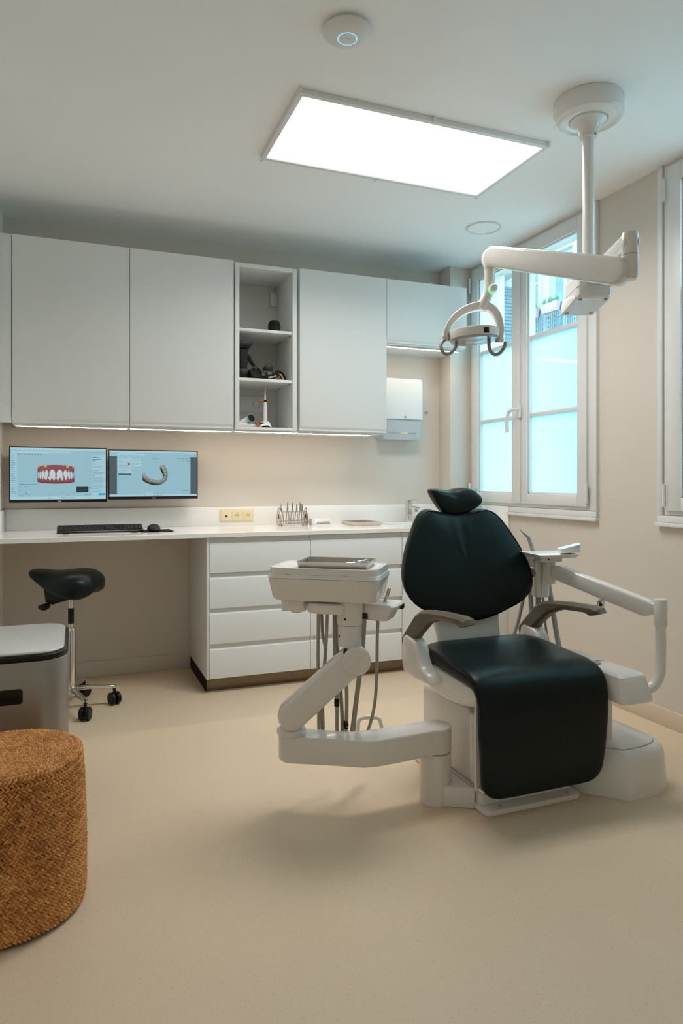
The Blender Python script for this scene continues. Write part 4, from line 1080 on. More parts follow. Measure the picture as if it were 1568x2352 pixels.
rings = []
for i, p in enumerate(path):
    s = cum[i]
    tg = (path[min(i + 1, np_ - 1)] - path[max(i - 1, 0)]).normalized()
    nr = Vector((0, tg.z, -tg.y))          # outward
    if nr.y > 0 and nr.z < 0: nr = -nr
    if i < np_ // 2 and nr.z < 0: nr = -nr
    hw = interp(s, hw_tab)
    e0, e1 = s, TOT - s
    R1 = 0.055
    if e1 < R1: hw -= R1 * (1 - math.sqrt(max(0, 1 - ((R1 - e1) / R1) ** 2)))
    R0 = 0.03
    if e0 < R0: hw -= R0 * (1 - math.sqrt(max(0, 1 - ((R0 - e0) / R0) ** 2)))
    th = 0.031 if s < 0.42 else max(0.020, 0.031 - (s - 0.42) * 0.11)
    for e in (e0, e1):
        if e < 0.02: th = min(th, 0.012 + 0.019 * math.sqrt(max(0, 1 - ((0.02 - e) / 0.02) ** 2)))
    ring = []
    for k in range(48):
        a = 2 * PI * (k + 0.5) / 48
        ca, sa = math.cos(a), math.sin(a)
        x = hw * math.copysign(abs(ca) ** 0.20, ca)
        n = th * math.copysign(abs(sa) ** 0.50, sa)
        if sa > 0 and s < 0.5:              # shallow thigh hollows on the seat top
            q = x / hw
            n += (0.010 * math.exp(-((abs(q) - 0.62) / 0.25) ** 2) - 0.006 * math.exp(-(q / 0.3) ** 2)) * math.exp(-((s - 0.16) / 0.14) ** 2)
        ring.append(Vector((XC + 0.012 + x, p.y, p.z)) + nr * (n - th))
    rings.append(ring)
part(ch, 'seat_cushion', loft(NB(), rings), 'leather', 'black leather seat continuing down as the leg rest', angle=60, sub=1)
part(ch, 'leg_rest_plate', box(NB(), 1.315, 1.815, 2.066, 2.080, 0.098, 0.40, 0.005), 'white_enamel')
part(ch, 'leg_rest_clip', box(NB(), 1.318, 1.335, 2.030, 2.066, 0.100, 0.118, 0.004), 'chrome')
# backrest
def back_y(z): return 2.455 + 0.27 * (z - 0.5)
bx = [(0, 1.046), (0.07, 1.053), (0.14, 1.066), (0.183, 1.050), (0.214, 1.016), (0.248, 0.960), (0.277, 0.905), (0.303, 0.835), (0.313, 0.775), (0.296, 0.718), (0.245, 0.674), (0.186, 0.649), (0.096, 0.618), (0, 0.606)]
outl = spline2(bx + [(-x, z) for x, z in reversed(bx[1:-1])], 4)
def bmap(x, z, off):
    return Vector((XC + x, back_y(z) - off * 0.966 - 0.045 * (x / 0.3) ** 2 * 0.6 + 0.0016 * math.cos(x * 95) * math.exp(-((x + 0.02) / 0.07) ** 2) * max(0.0, min(1.0, (z - 0.72) * 5)) * (off / 0.036), z - off * 0.26))
br = part(ch, 'backrest', pillow(NB(), outl, (0.036, 0.045), bmap, 9), 'leather', 'broad black leather backrest', angle=60, sub=1)
def bring(s, off):
    cx0 = sum(q[0] for q in outl) / len(outl); cz0 = sum(q[1] for q in outl) / len(outl)
    return [bmap(cx0 + (q[0] - cx0) * s, cz0 + (q[1] - cz0) * s, off) for q in outl[::2]]
rp = bring(0.9985, 0.004)
part(br, 'piping', sweep(NB(), rp + [rp[0]], lambda t_: [(0.0022 * math.cos(2 * PI * i / 6), 0.0022 * math.sin(2 * PI * i / 6)) for i in range(6)]), 'black_plastic')
ring_b = []
for (z, hw, yo, th) in ((0.425, 0.135, 2.500, 0.020), (0.47, 0.150, 2.500, 0.022), (0.54, 0.150, 2.515, 0.022), (0.60, 0.158, 2.535, 0.022), (0.68, 0.18, 2.555, 0.022), (0.80, 0.20, 2.590, 0.020), (0.95, 0.16, 2.630, 0.018), (1.02, 0.10, 2.650, 0.014)):
    ring_b.append([(XC + x, yo + y, z) for x, y in rrect(-hw, hw, -th, th, th * 0.8, 4)])
part(ch, 'back_support', loft(NB(), ring_b), 'white_satin', 'pale grey curved back support', angle=50)
# headrest
hp = spline2([(-0.150, 1.153), (-0.112, 1.160), (-0.05, 1.153), (0.015, 1.164), (0.062, 1.156), (0.096, 1.115), (0.072, 1.078), (0.010, 1.049), (-0.046, 1.043), (-0.085, 1.056), (-0.124, 1.102)], 4)
def hmap(x, z, off):
    xx = x + 0.028
    cup = 0.030 * (xx / 0.12) ** 2
    return Vector((XC + xx * 1.03, 2.475 + 0.27 * (z - 0.5) - off - cup, z))
hd = part(ch, 'headrest', pillow(NB(), hp, (0.038, 0.040), hmap, 8), 'leather', 'small winged black leather headrest', angle=60, sub=1)
part(ch, 'headrest_bar', box(NB(), XC - 0.03, XC + 0.03, 2.640, 2.656, 0.98, 1.11, 0.004), 'chrome')
# armrests
arm = [(2.530, 0.515), (2.538, 0.552), (2.425, 0.660), (2.372, 0.688), (2.30, 0.700), (2.21, 0.709), (2.08, 0.717), (2.042, 0.713), (2.030, 0.697), (2.090, 0.676), (2.125, 0.684), (2.25, 0.674), (2.33, 0.644), (2.40, 0.590), (2.478, 0.520)]
brk = [(2.505, 0.562), (2.43, 0.566), (2.395, 0.545), (2.375, 0.50), (2.345, 0.470), (2.295, 0.452), (2.285, 0.42), (2.47, 0.415), (2.515, 0.45)]
for s in (-1, 1):
    xa, xb = XC + s * 0.262, XC + s * 0.312
    part(ch, 'armrest', prism(NB(), arm, 'x', min(xa, xb), max(xa, xb), 0.012, 1), 'armrest_taupe', 'taupe plastic armrest', angle=20)
    xa, xb = XC + s * 0.258, XC + s * 0.318
    part(ch, 'arm_bracket', prism(NB(), spline2(brk, 3), 'x', min(xa, xb), max(xa, xb), 0.012, 3), 'white_enamel', angle=50)

# ================================================================== DELIVERY UNIT (left of the chair)
du = thing('delivery_unit', 'white instrument table on a jointed arm, left of the dental chair', 'instrument table', (1.255, 2.25, 0))
pc = Vector((1.258, 2.252, 0)); ec = Vector((0.742, 2.372, 0))
part(du, 'foot', prism(NB(), [(1.258, 2.194), (1.353, 2.135), (1.353, 2.33), (1.258, 2.31)], 'z', 0.001, 0.075, 0.004), 'white_enamel')
po = part(du, 'post', lathe(NB(), [(0, 0.0005), (0.060, 0.0005), (0.060, 0.004), (0.058, 0.185), (0, 0.186)], Matrix.Translation(pc), 40), 'white_enamel')
part(po, 'screw_hole', rod(NB(), pc + Vector((0.036, -0.044, 0.085)), pc + Vector((0.037, -0.0455, 0.085)), 0.005, 12), 'seam_dark')
# horizontal arm: bent outline, seen from above
def arc(c, r, a0, a1, n=8): return [(c[0] + r * math.cos(math.radians(a0 + (a1 - a0) * i / n)), c[1] + r * math.sin(math.radians(a0 + (a1 - a0) * i / n))) for i in range(n + 1)]
front = [(1.225, 2.200)] + [(1.06, 2.188), (0.99, 2.186), (0.945, 2.194), (0.905, 2.215), (0.87, 2.238)]
back = [(0.80, 2.392), (0.885, 2.335), (0.94, 2.306), (0.99, 2.298), (1.07, 2.298), (1.21, 2.305)]
outline = list(reversed(front)) + arc(pc, 0.0595, -95, 95, 10) + list(reversed(back)) + arc(ec, 0.056, 60, 236, 10)
ha = part(du, 'lower_arm', prism(NB(), outline, 'z', 0.188, 0.282, 0.007, 3), 'white_enamel', angle=40)
# swivel disc, neck, parallelogram arm
dk = Vector((0.730, 2.366, 0))
part(du, 'swivel_disc', lathe(NB(), [(0, 0.282), (0.050, 0.282), (0.052, 0.286), (0.052, 0.298), (0.048, 0.302), (0, 0.302)], Matrix.Translation(dk), 40), 'white_enamel')
part(du, 'neck', lathe(NB(), [(0, 0.301), (0.042, 0.301), (0.036, 0.315), (0.036, 0.375), (0, 0.376)], Matrix.Translation(dk), 32), 'white_enamel')
DA = 2.46
k = DA / F_PX
M = frame(DA, 668, 1650)
ua = part(du, 'upper_arm', prism(NB(), stadium((0.006, 0.016), ((812 - 668) * k, (1650 - 1512) * k), 0.052, 0.050, 14), 'y', -0.046, 0.040, 0.020, 3, M), 'white_enamel', angle=30)
part(ua, 'cable_slot', prism(NB(), ell((793 - 668) * k, (1650 - 1490) * k, 0.008, 0.013, 16), 'y', -0.0475, -0.044, 0, 2, M), 'seam_dark')
cv = part(du, 'joint_cover', lathe(NB(), [(0, -0.001), (0.050, -0.001), (0.050, 0.020), (0.045, 0.025), (0, 0.025)], M @ Matrix.Translation(((818 - 668) * k, -0.040, (1650 - 1510) * k)) @ Matrix.Rotation(PI / 2, 4, 'X'), 40), 'white_enamel')
part(cv, 'seam', box(NB(), -0.050, 0.050, -0.0003, 0.0003, 0.0248, 0.0254, 0, 2, M @ Matrix.Translation(((818 - 668) * k, -0.040, (1650 - 1510) * k)) @ Matrix.Rotation(PI / 2, 4, 'X') @ Matrix.Rotation(0.75, 4, 'Z')), 'hose_grey')
tc = P(DA, 803, 1480); tc = Vector((tc.x, tc.y, 0))
zc = [CAM_H - (y - HY) / F_PX * DA for y in (1482, 1433, 1380)]
lo_c = part(du, 'column_lower', lathe(NB(), [(0, zc[0]), (0.042, zc[0]), (0.0425, zc[1] - 0.002), (0, zc[1] - 0.001)], Matrix.Translation(tc), 40), 'white_enamel')
hi_c = part(du, 'column_upper', lathe(NB(), [(0, zc[1]), (0.045, zc[1]), (0.047, zc[2]), (0, zc[2] + 0.001)], Matrix.Translation(tc), 40), 'white_enamel')
for pp, (qx, qy) in ((hi_c, (792, 1417)), (lo_c, (779, 1458))):
    q = P(DA, qx, qy); v = Vector((q.x - tc.x, q.y - tc.y, 0)); sd = Vector((C_, -S_, 0)); l = max(-0.04, min(0.04, v.dot(sd)))
    rr = 0.0455 if pp is hi_c else 0.0422
    dp = -math.sqrt(rr * rr - l * l); ctr = tc + sd * l + Vector((S_, C_, 0)) * dp + Vector((0, 0, q.z))
    nn = (ctr - Vector((tc.x, tc.y, q.z))).normalized()
    part(pp, 'screw_hole', rod(NB(), ctr - nn * 0.002, ctr + nn * 0.0008, 0.0045, 12), 'seam_dark')
# table, turned a little clockwise
TT = frame(2.515, 757, 1107, 14)
TT = Matrix.Translation((TT.translation.x, TT.translation.y, 0)) @ TT.to_3x3().to_4x4()
ztop, zbot = 0.884, 0.765
def tring(hx, hy, r, z): return [(x, y, z) for x, y in rrect(-hx, hx, -hy, hy, r, 6)]
tb = part(du, 'table_body', loft(NB(), [tring(0.160, 0.090, 0.03, zbot), tring(0.186, 0.112, 0.040, zbot + 0.003), tring(0.193, 0.119, 0.045, zbot + 0.013), tring(0.207, 0.131, 0.05, 0.8470)], True, TT), 'white_enamel', angle=28)
tt = part(du, 'table_rim', loft(NB(), [tring(0.204, 0.128, 0.05, 0.8472), tring(0.208, 0.132, 0.05, 0.8482), tring(0.204, 0.128, 0.05, 0.8615), tring(0.2025, 0.1265, 0.05, 0.8625), tring(0.200, 0.124, 0.05, ztop), tring(0.188, 0.112, 0.04, ztop), tring(0.186, 0.110, 0.04, ztop - 0.004)], True, TT), 'white_enamel', angle=28)
part(tt, 'top_mat', prism(NB(), rrect(-0.184, 0.184, -0.108, 0.108, 0.038), 'z', ztop - 0.0042, ztop - 0.0012, 0.0005, 1, TT), 'white_satin')
for xx in (-0.12, -0.02, 0.09):
    part(tt, 'rim_slit', box(NB(), xx - 0.010, xx + 0.010, -0.1292, -0.125, 0.8612, 0.8627, 0, 2, TT), 'hose_grey')
# under the table: control box, holder arm, instrument holder
part(du, 'control_box', prism(NB(), rrect(-0.160, -0.074, -0.085, 0.0, 0.008), 'z', zbot - 0.042, zbot + 0.001, 0.003, 2, TT), 'white_enamel')
part(du, 'control_knob', lathe(NB(), [(0, zbot - 0.050), (0.018, zbot - 0.050), (0.020, zbot - 0.042), (0, zbot - 0.041)], TT @ Matrix.Translation((-0.112, -0.05, 0)), 24), 'white_enamel')
part(du, 'holder_arm', prism(NB(), stadium((-0.030, -0.060), (0.050, -0.070), 0.036, 0.030), 'z', zbot - 0.046, zbot - 0.008, 0.010, 3, TT), 'white_enamel')
part(du, 'bracket_plate', box(NB(), -0.075, 0.06, -0.04, 0.10, zbot - 0.008, zbot + 0.001, 0.002, 2, TT), 'steel')
part(du, 'rear_rail', box(NB(), -0.05, 0.26, 0.085, 0.115, zbot - 0.048, zbot - 0.026, 0.004, 2, TT), 'black_plastic', 'dark rail behind the column')
HM = frame(2.50, 872, 1398, 22)
ih = part(du, 'instrument_holder', loft(NB(), [[(x, y, -0.036) for x, y in rrect(-0.050, 0.040, -0.045, 0.060, 0.015, 4)], [(x, y, -0.010) for x, y in rrect(-0.055, 0.052, -0.05, 0.075, 0.018, 4)], [(x, y, 0.016) for x, y in rrect(-0.055, 0.074, -0.05, 0.085, 0.02, 4)], [(x, y, 0.022) for x, y in rrect(-0.050, 0.068, -0.045, 0.080, 0.018, 4)]], True, HM), 'white_enamel', angle=40)
part(ih, 'holder_slot', box(NB(), -0.058, -0.030, -0.052, -0.046, -0.032, -0.010, 0.001, 2, HM), 'seam_dark')
part(du, 'handpiece', rod(NB(), HM @ Vector((0.010, 0.02, 0.015)), HM @ Vector((0.024, 0.04, 0.070)), 0.0065, 14, 0.001), 'copper_steel', 'steel handpiece in the holder')
# hoses hanging in loops
def hp_(px, py, d): return P(d, px, py)
hoses = [
    [(731, 1384, 2.52), (730, 1500, 2.54), (731, 1600, 2.56), (732, 1690, 2.57), (737, 1722, 2.58), (742, 1690, 2.60), (741, 1600, 2.60), (747, 1500, 2.58), (740, 1450, 2.55), (738, 1384, 2.54)],
    [(752, 1384, 2.50), (749, 1470, 2.52), (742, 1560, 2.56), (738, 1640, 2.58), (742, 1700, 2.59), (750, 1728, 2.60), (762, 1700, 2.66)],
    [(768, 1384, 2.56), (768, 1480, 2.56), (773, 1580, 2.56), (774, 1690, 2.56), (780, 1722, 2.57), (786, 1680, 2.59), (783, 1600, 2.58), (776, 1520, 2.57), (774, 1440, 2.56), (775, 1384, 2.56)],
    [(789, 1384, 2.58), (793, 1500, 2.57), (796, 1600, 2.56), (795, 1660, 2.55), (793, 1712, 2.55), (806, 1728, 2.60), (818, 1690, 2.66)],
    [(835, 1384, 2.56), (830, 1470, 2.57), (822, 1560, 2.58), (812, 1640, 2.58), (807, 1690, 2.58), (812, 1725, 2.60), (830, 1715, 2.68)],
    [(840, 1384, 2.60), (834, 1490, 2.60), (826, 1560, 2.60), (815, 1650, 2.60), (812, 1700, 2.61), (820, 1728, 2.63), (838, 1712, 2.72)],
    [(868, 1416, 2.56), (866, 1470, 2.58), (865, 1540, 2.60), (861, 1610, 2.62), (849, 1665, 2.64), (833, 1700, 2.66), (820, 1722, 2.68)],
]
for i, hpts in enumerate(hoses):
    hz = part(du, 'hose', tube(NB(), [hp_(*q) for q in hpts], 0.0062 if i not in (2, 3) else 0.0072, 10, 7), 'hose_grey', angle=60)
    if i in (2, 3):
        q = hp_(773, 1613, 2.56) if i == 2 else hp_(794, 1664, 2.55)
        part(hz, 'connector', lathe(NB(), [(0, -0.014), (0.0095, -0.014), (0.0095, -0.0085), (0.008, -0.008), (0.008, -0.006), (0.0098, -0.0055), (0.0098, 0.0055), (0.008, 0.006), (0.008, 0.008), (0.0095, 0.0085), (0.0095, 0.014), (0, 0.014)], Matrix.Translation(q), 16), 'black_plastic', 'black ribbed connector')
# tray on the table
Mt = TT @ Matrix.Translation((0.030, -0.010, ztop + 0.0003)) @ Matrix.Rotation(math.radians(2), 4, 'Z')
tr = steel_tray('instrument_tray', Mt, 0.265, 0.170, 0.021, 'steel instrument tray with a rim lying on the instrument table')
for i, (xa, ya, xb, yb) in enumerate(((0.03, 0.03, 0.085, 0.06), (0.05, 0.05, 0.11, 0.035), (0.075, 0.01, 0.10, 0.065))):
    t = thing('dental_instrument', ['small steel probe lying left in the instrument table tray', 'small steel mirror lying across in the instrument table tray', 'small steel tweezers lying right in the instrument table tray'][i], 'instrument', Mt @ Vector(((xa + xb) / 2, (ya + yb) / 2, 0.002)), 'instruments in the tray')
    z = 0.0055 + 0.005 * i
    part(t, 'handle', rod(NB(), Mt @ Vector((xa, ya, z)), Mt @ Vector((xb, yb, z)), 0.0028, 10), 'chrome')
    part(t, 'tip', lathe(NB(), [(0, -0.003), (0.006, -0.001), (0.006, 0.001), (0, 0.003)], Matrix.Translation(Mt @ Vector((xb, yb, z + 0.002))), 12), 'chrome')

# foot control with arch handle, on the floor behind the arm
fm = frame(2.96, 849, 1107)
fm = Matrix.Translation((fm.translation.x, fm.translation.y, 0)) @ fm.to_3x3().to_4x4()
t = thing('foot_control', 'white foot pedal with an arched carrying handle on the floor', 'foot pedal', fm.translation)
part(t, 'base', lathe(NB(), [(0, 0.0003), (0.072, 0.0003), (0.075, 0.008), (0.070, 0.03), (0.05, 0.042), (0, 0.045)], fm, 40), 'white_enamel')
part(t, 'pedal_disc', lathe(NB(), [(0, 0.044), (0.040, 0.044), (0.042, 0.052), (0.03, 0.058), (0, 0.06)], fm, 32), 'black_plastic')
hpth = [fm @ Vector((x, y, z)) for x, y, z in ((-0.054, -0.02, 0.03), (-0.052, -0.015, 0.10), (-0.050, -0.01, 0.150), (-0.036, -0.008, 0.168), (0.0, -0.006, 0.172), (0.036, -0.008, 0.168), (0.046, -0.010, 0.150), (0.056, -0.015, 0.10), (0.064, -0.02, 0.03))]
part(t, 'handle', sweep(NB(), smooth_path(hpth, 5), lambda t_: rrect(-0.008, 0.008, -0.007, 0.007, 0.003, 2), up=fm.to_3x3() @ Vector((0, 1, 0))), 'white_enamel', angle=50)
part(t, 'blue_button', lathe(NB(), [(0, 0.040), (0.009, 0.040), (0.009, 0.048), (0, 0.049)], fm @ Matrix.Translation((0.066, -0.005, 0)), 16), 'scr_blue')

# ================================================================== JUNCTION BOX + ASSISTANT UNIT (right of the chair)
jb = thing('junction_box', 'white rounded floor box to the right of the chair base', 'floor box', (2.0, 2.25, 0))
ol = spline2([(1.782, 2.16), (1.86, 2.045), (1.915, 1.985), (1.96, 1.975), (2.08, 1.985), (2.165, 2.03), (2.188, 2.12), (2.182, 2.35), (2.15, 2.52), (2.05, 2.56), (1.86, 2.56), (1.785, 2.5)], 4)
cxj = sum(p[0] for p in ol) / len(ol); cyj = sum(p[1] for p in ol) / len(ol)
def ins(s, z): return [(cxj + (x - cxj) * s, cyj + (y - cyj) * s, z) for x, y in ol]
part(jb, 'shell', loft(NB(), [ins(1.0, 0.0004), ins(0.998, 0.01), ins(0.962, 0.125), ins(0.935, 0.152), ins(0.89, 0.165), ins(0.83, 0.170)]), 'white_enamel', angle=60)
part(jb, 'lid', loft(NB(), [ins(0.80, 0.1695), ins(0.80, 0.173), ins(0.77, 0.177), ins(0.4, 0.184)]), 'white_enamel', angle=60)
part(jb, 'lid_gap', loft(NB(), [ins(0.815, 0.1690), ins(0.815, 0.1708)]), 'hose_grey')

au = thing('assistant_unit', 'white swing-arm assistant unit with hoses, right of the dental chair', 'assistant unit', (1.95, 2.12, 0.17))
part(au, 'support_post', rod(NB(), (1.955, 2.13, 0.176), (1.955, 2.13, 0.375), 0.022, 20, 0.002), 'white_enamel')
hb = part(au, 'arm_housing', loft(NB(), [[(x, y, 0.368) for x, y in rrect(1.875, 2.026, 1.955, 2.42, (0.02, 0.03, 0.03, 0.02), 4)], [(x, y, 0.372) for x, y in rrect(1.872, 2.030, 1.952, 2.42, (0.02, 0.03, 0.03, 0.02), 4)], [(x, y, 0.462) for x, y in rrect(1.878, 2.008, 1.972, 2.42, (0.02, 0.025, 0.03, 0.02), 4)], [(x, y, 0.470) for x, y in rrect(1.886, 1.998, 1.982, 2.41, (0.02, 0.025, 0.03, 0.02), 4)]]), 'white_enamel', angle=40)
part(hb, 'groove', box(NB(), 1.890, 1.996, 2.185, 2.190, 0.4695, 0.4705), 'seam_dark')
part(hb, 'button', lathe(NB(), [(0, 0.4695), (0.022, 0.4695), (0.020, 0.475), (0, 0.477)], Matrix.Translation((1.925, 2.155, 0)), 24), 'grey_plastic')
part(au, 'pipe', tube(NB(), [(1.97, 2.03, 0.386), (2.025, 2.018, 0.388), (2.072, 2.007, 0.408), (2.097, 2.001, 0.455), (2.10, 2.0, 0.52), (2.10, 2.0, 0.60), (2.10, 2.0, 0.66)], 0.0195, 20, 8), 'white_enamel', angle=60)
part(au, 'pipe_joint', lathe(NB(), [(0, 0.636), (0.0235, 0.636), (0.0245, 0.640), (0.0245, 0.735), (0.022, 0.739), (0, 0.739)], Matrix.Translation((2.10, 2.0, 0)), 28), 'white_enamel')
LJ = P(3.0, 1261, 1310)
AA = Vector((2.085, 2.045, 0.700)); BB = Vector((LJ.x + 0.010, LJ.y - 0.055, 0.797))
part(au, 'arm_link', beam(NB(), (2.10, 2.0, 0.698), AA, 0.022, 0.022, 0.036, 0.004), 'white_enamel')
sa_ = part(au, 'swing_arm', beam(NB(), AA + Vector((-0.004, 0.012, 0)), BB, 0.034, 0.032, 0.052, 0.010), 'white_enamel', angle=40)
part(au, 'arm_link', beam(NB(), (LJ.x, LJ.y, 0.797), BB + Vector((0, 0.01, 0)), 0.024, 0.024, 0.034, 0.004), 'white_enamel')
part(au, 'holder_joint', lathe(NB(), [(0, 0.745), (0.026, 0.745), (0.028, 0.749), (0.028, 0.845), (0, 0.846)], Matrix.Translation((LJ.x, LJ.y, 0)), 28), 'white_enamel')
hm = frame(3.06, 1240, 1107)
hm = Matrix.Translation((hm.translation.x, hm.translation.y, 0)) @ hm.to_3x3().to_4x4()
hbk = part(au, 'holder_column', prism(NB(), rrect(-0.036, 0.034, -0.035, 0.035, 0.014), 'z', 0.678, 0.858, 0.004, 2, hm), 'white_enamel')
part(hbk, 'seam', box(NB(), -0.006, -0.0045, -0.0356, -0.034, 0.682, 0.85, 0, 2, hm), 'hose_grey')
part(au, 'holder_head', prism(NB(), rrect(-0.075, 0.075, -0.04, 0.04, 0.016), 'z', 0.845, 0.868, 0.004, 2, hm), 'white_enamel')
for dx, dz in ((-0.052, 0.83), (-0.046, 0.785)):
    part(au, 'hose_grip', rod(NB(), hm @ Vector((dx, -0.03, dz)), hm @ Vector((dx + 0.02, 0.03, dz)), 0.018, 18, 0.003), 'grey_plastic' if dz < 0.8 else 'white_enamel')
# small tray with a keypad, on top
tm = frame(2.96, 1268, 1107, 0)
tm = Matrix.Translation((tm.translation.x, tm.translation.y, 0)) @ Matrix.Rotation(math.radians(-8), 4, 'Z')
ty = part(au, 'side_tray', loft(NB(), [[(x, y, 0.8685) for x, y in rrect(-0.095, 0.075, -0.075, 0.085, 0.012, 3)], [(x, y, 0.882) for x, y in rrect(-0.105, 0.085, -0.085, 0.095, 0.012, 3)], [(x, y, 0.882) for x, y in rrect(-0.099, 0.079, -0.079, 0.089, 0.010, 3)], [(x, y, 0.872) for x, y in rrect(-0.092, 0.072, -0.072, 0.082, 0.010, 3)]], True, tm), 'white_satin')
part(au, 'tray_bracket', box(NB(), -0.07, 0.03, -0.03, 0.03, 0.846, 0.8685, 0.003, 2, tm), 'white_enamel')
part(au, 'bracket_screw', rod(NB(), tm @ Vector((-0.035, -0.0295, 0.858)), tm @ Vector((-0.035, -0.031, 0.858)), 0.004, 12), 'seam_dark')
km = frame(2.95, 1308, 1107, 0)
km = Matrix.Translation((km.translation.x, km.translation.y, 0)) @ km.to_3x3().to_4x4()
part(au, 'keypad', loft(NB(), [[(x, y, z0 + (x + 0.045) * sl) for x, y in rrect(-0.047, 0.040, -0.03, 0.03, 0.012, 3)] for z0, sl in ((0.884, 0.05), (0.896, 0.26), (0.902, 0.26))], True, km), 'white_enamel')
part(au, 'keypad_foot', box(NB(), -0.035, 0.0, -0.02, 0.02, 0.866, 0.885, 0.004, 2, km), 'black_plastic')
# air-water syringe standing in the holder
syr = part(au, 'syringe', sweep(NB(), smooth_path([P(3.05, 1226, 1275), P(3.05, 1219, 1252), P(3.05, 1213, 1234)], 5), lambda t_: [(0.0085 * math.cos(2 * PI * i / 12), 0.0085 * math.sin(2 * PI * i / 12)) for i in range(12)]), 'hose_blue_grey', 'grey air-water syringe')
part(syr, 'nozzle', tube(NB(), [P(3.05, 1213, 1235), P(3.05, 1207, 1229), P(3.05, 1200, 1223)], lambda t_: 0.0075 - 0.004 * t_, 10, 5), 'grey_plastic')
part(syr, 'tip', rod(NB(), P(3.05, 1201, 1224), P(3.05, 1193, 1216), 0.0022, 8), 'steel')
ah = [
    ([(1208, 1340, 3.08), (1200, 1380, 3.10), (1190, 1425, 3.10), (1180, 1458, 3.10), (1174, 1500, 3.08), (1190, 1580, 3.0)], 0.0085),
    ([(1217, 1335, 3.08), (1219, 1380, 3.08), (1222, 1430, 3.06), (1236, 1462, 3.04), (1255, 1520, 2.98), (1275, 1600, 2.9)], 0.011),
    ([(1246, 1370, 3.08), (1249, 1400, 3.08), (1253, 1440, 3.06), (1259, 1475, 3.03), (1270, 1530, 2.98), (1290, 1600, 2.9)], 0.0055),
    ([(1258, 1335, 3.10), (1264, 1370, 3.08), (1272, 1420, 3.05), (1282, 1478, 3.01), (1295, 1530, 2.96), (1305, 1600, 2.9)], 0.0115),
]
for pts, r in ah:
    part(au, 'hose', tube(NB(), [P(d, x, y) for x, y, d in pts], r, 12, 8), 'hose_blue_grey', angle=60)
sp = smooth_path([P(3.07, 1236, 1368), P(3.07, 1236, 1400), P(3.05, 1239, 1440), P(3.03, 1244, 1480), P(2.98, 1258, 1540), P(2.92, 1280, 1600)], 40)
part(au, 'suction_hose', sweep(NB(), sp, lambda t_: [((0.0122 + 0.0018 * math.cos(t_ * 2 * PI * 52)) * math.cos(2 * PI * i / 12), (0.0122 + 0.0018 * math.cos(t_ * 2 * PI * 52)) * math.sin(2 * PI * i / 12)) for i in range(12)]), 'hose_blue_grey', 'grey corrugated suction hose', angle=60)
# hanging clip under the swing arm
cm = Matrix.Translation(P(2.80, 1377, 1394)) @ Matrix.Rotation(math.radians(-40), 4, 'Z') @ Matrix.Rotation(math.radians(14), 4, 'Y')
cl = part(au, 'hanging_clip', prism(NB(), rrect(-0.014, 0.014, -0.031, 0.031, 0.008), 'y', -0.014, 0.014, 0.003, 2, cm), 'chrome', 'small metal holder hanging under the arm')
for dz in (-0.014, 0.012):
    part(cl, 'clip_hole', prism(NB(), ell(0, dz, 0.007, 0.007, 16), 'y', -0.0147, -0.0135, 0, 2, cm), 'seam_dark')
part(au, 'clip_hook', rod(NB(), cm @ Vector((0, 0, 0.030)), cm @ Vector((0.0, 0.004, 0.046)), 0.003, 8), 'chrome')

# ================================================================== OPERATING LAMP
lc = Vector((1.948, 2.223, 0))
ol_ = thing('operating_lamp', 'white ceiling-mounted operating lamp with jointed arm above the chair', 'dental lamp', (lc.x, lc.y, H))
Ml = Matrix.Translation((lc.x, lc.y, H))
cp = part(ol_, 'ceiling_plate', lathe(NB(), [(0, -0.0005), (0.134, -0.0005), (0.136, -0.004), (0.137, -0.066), (0.130, -0.076), (0.120, -0.079), (0.112, -0.073), (0.100, -0.078), (0.078, -0.080), (0.072, -0.072), (0.070, -0.084), (0.058, -0.092), (0.048, -0.106), (0.040, -0.126), (0.038, -0.140), (0, -0.140)], Ml, 64), 'white_enamel')
part(cp, 'collar', lathe(NB(), [(0, -0.139), (0.034, -0.139), (0.034, -0.152), (0.026, -0.156), (0, -0.156)], Ml, 32), 'white_satin')
part(cp, 'set_screw', rod(NB(), Vector((lc.x, lc.y, H - 0.146)) + Vector((0.005, -0.0335, 0)), Vector((lc.x, lc.y, H - 0.146)) + Vector((0.0052, -0.0348, 0)), 0.004, 10), 'seam_dark')
part(ol_, 'column', lathe(NB(), [(0, -0.155), (0.0235, -0.155), (0.0235, H * 0 - 0.735), (0, -0.735)], Ml, 32), 'white_enamel')
J1 = P(2.32, 1446, 600); J1 = Vector((J1.x, J1.y, 0))
dirv = (Vector((lc.x, lc.y, 0)) - J1).normalized()
ang = math.atan2(dirv.y, dirv.x)
Mb = Matrix.Translation((lc.x, lc.y, 1.92)) @ Matrix.Rotation(ang, 4, 'Z')     # x runs away from the arm
sec = rrect(-0.066, 0.066, 0.0, 0.122, (0.012, 0.012, 0.034, 0.034), 5)
hs = part(ol_, 'housing', loft(NB(), [[(x, y, z) for y, z in [(a * s, 0.061 + (b - 0.061) * s) for a, b in sec]] for x, s in ((-0.085, 0.90), (-0.078, 0.97), (-0.065, 1.0), (0.06, 1.0), (0.10, 0.98), (0.118, 0.90))], True, Mb), 'white_enamel', angle=40)
part(hs, 'seam', box(NB(), -0.0835, 0.10, -0.0668, 0.0668, 0.0435, 0.0448, 0, 2, Mb), 'hose_grey')
part(hs, 'visor', prism(NB(), [(-0.055, 0.001), (0.165, -0.012), (0.165, 0.0), (0.13, 0.05), (-0.05, 0.015)], 'y', -0.070, 0.070, 0.006, 2, Mb), 'white_satin')
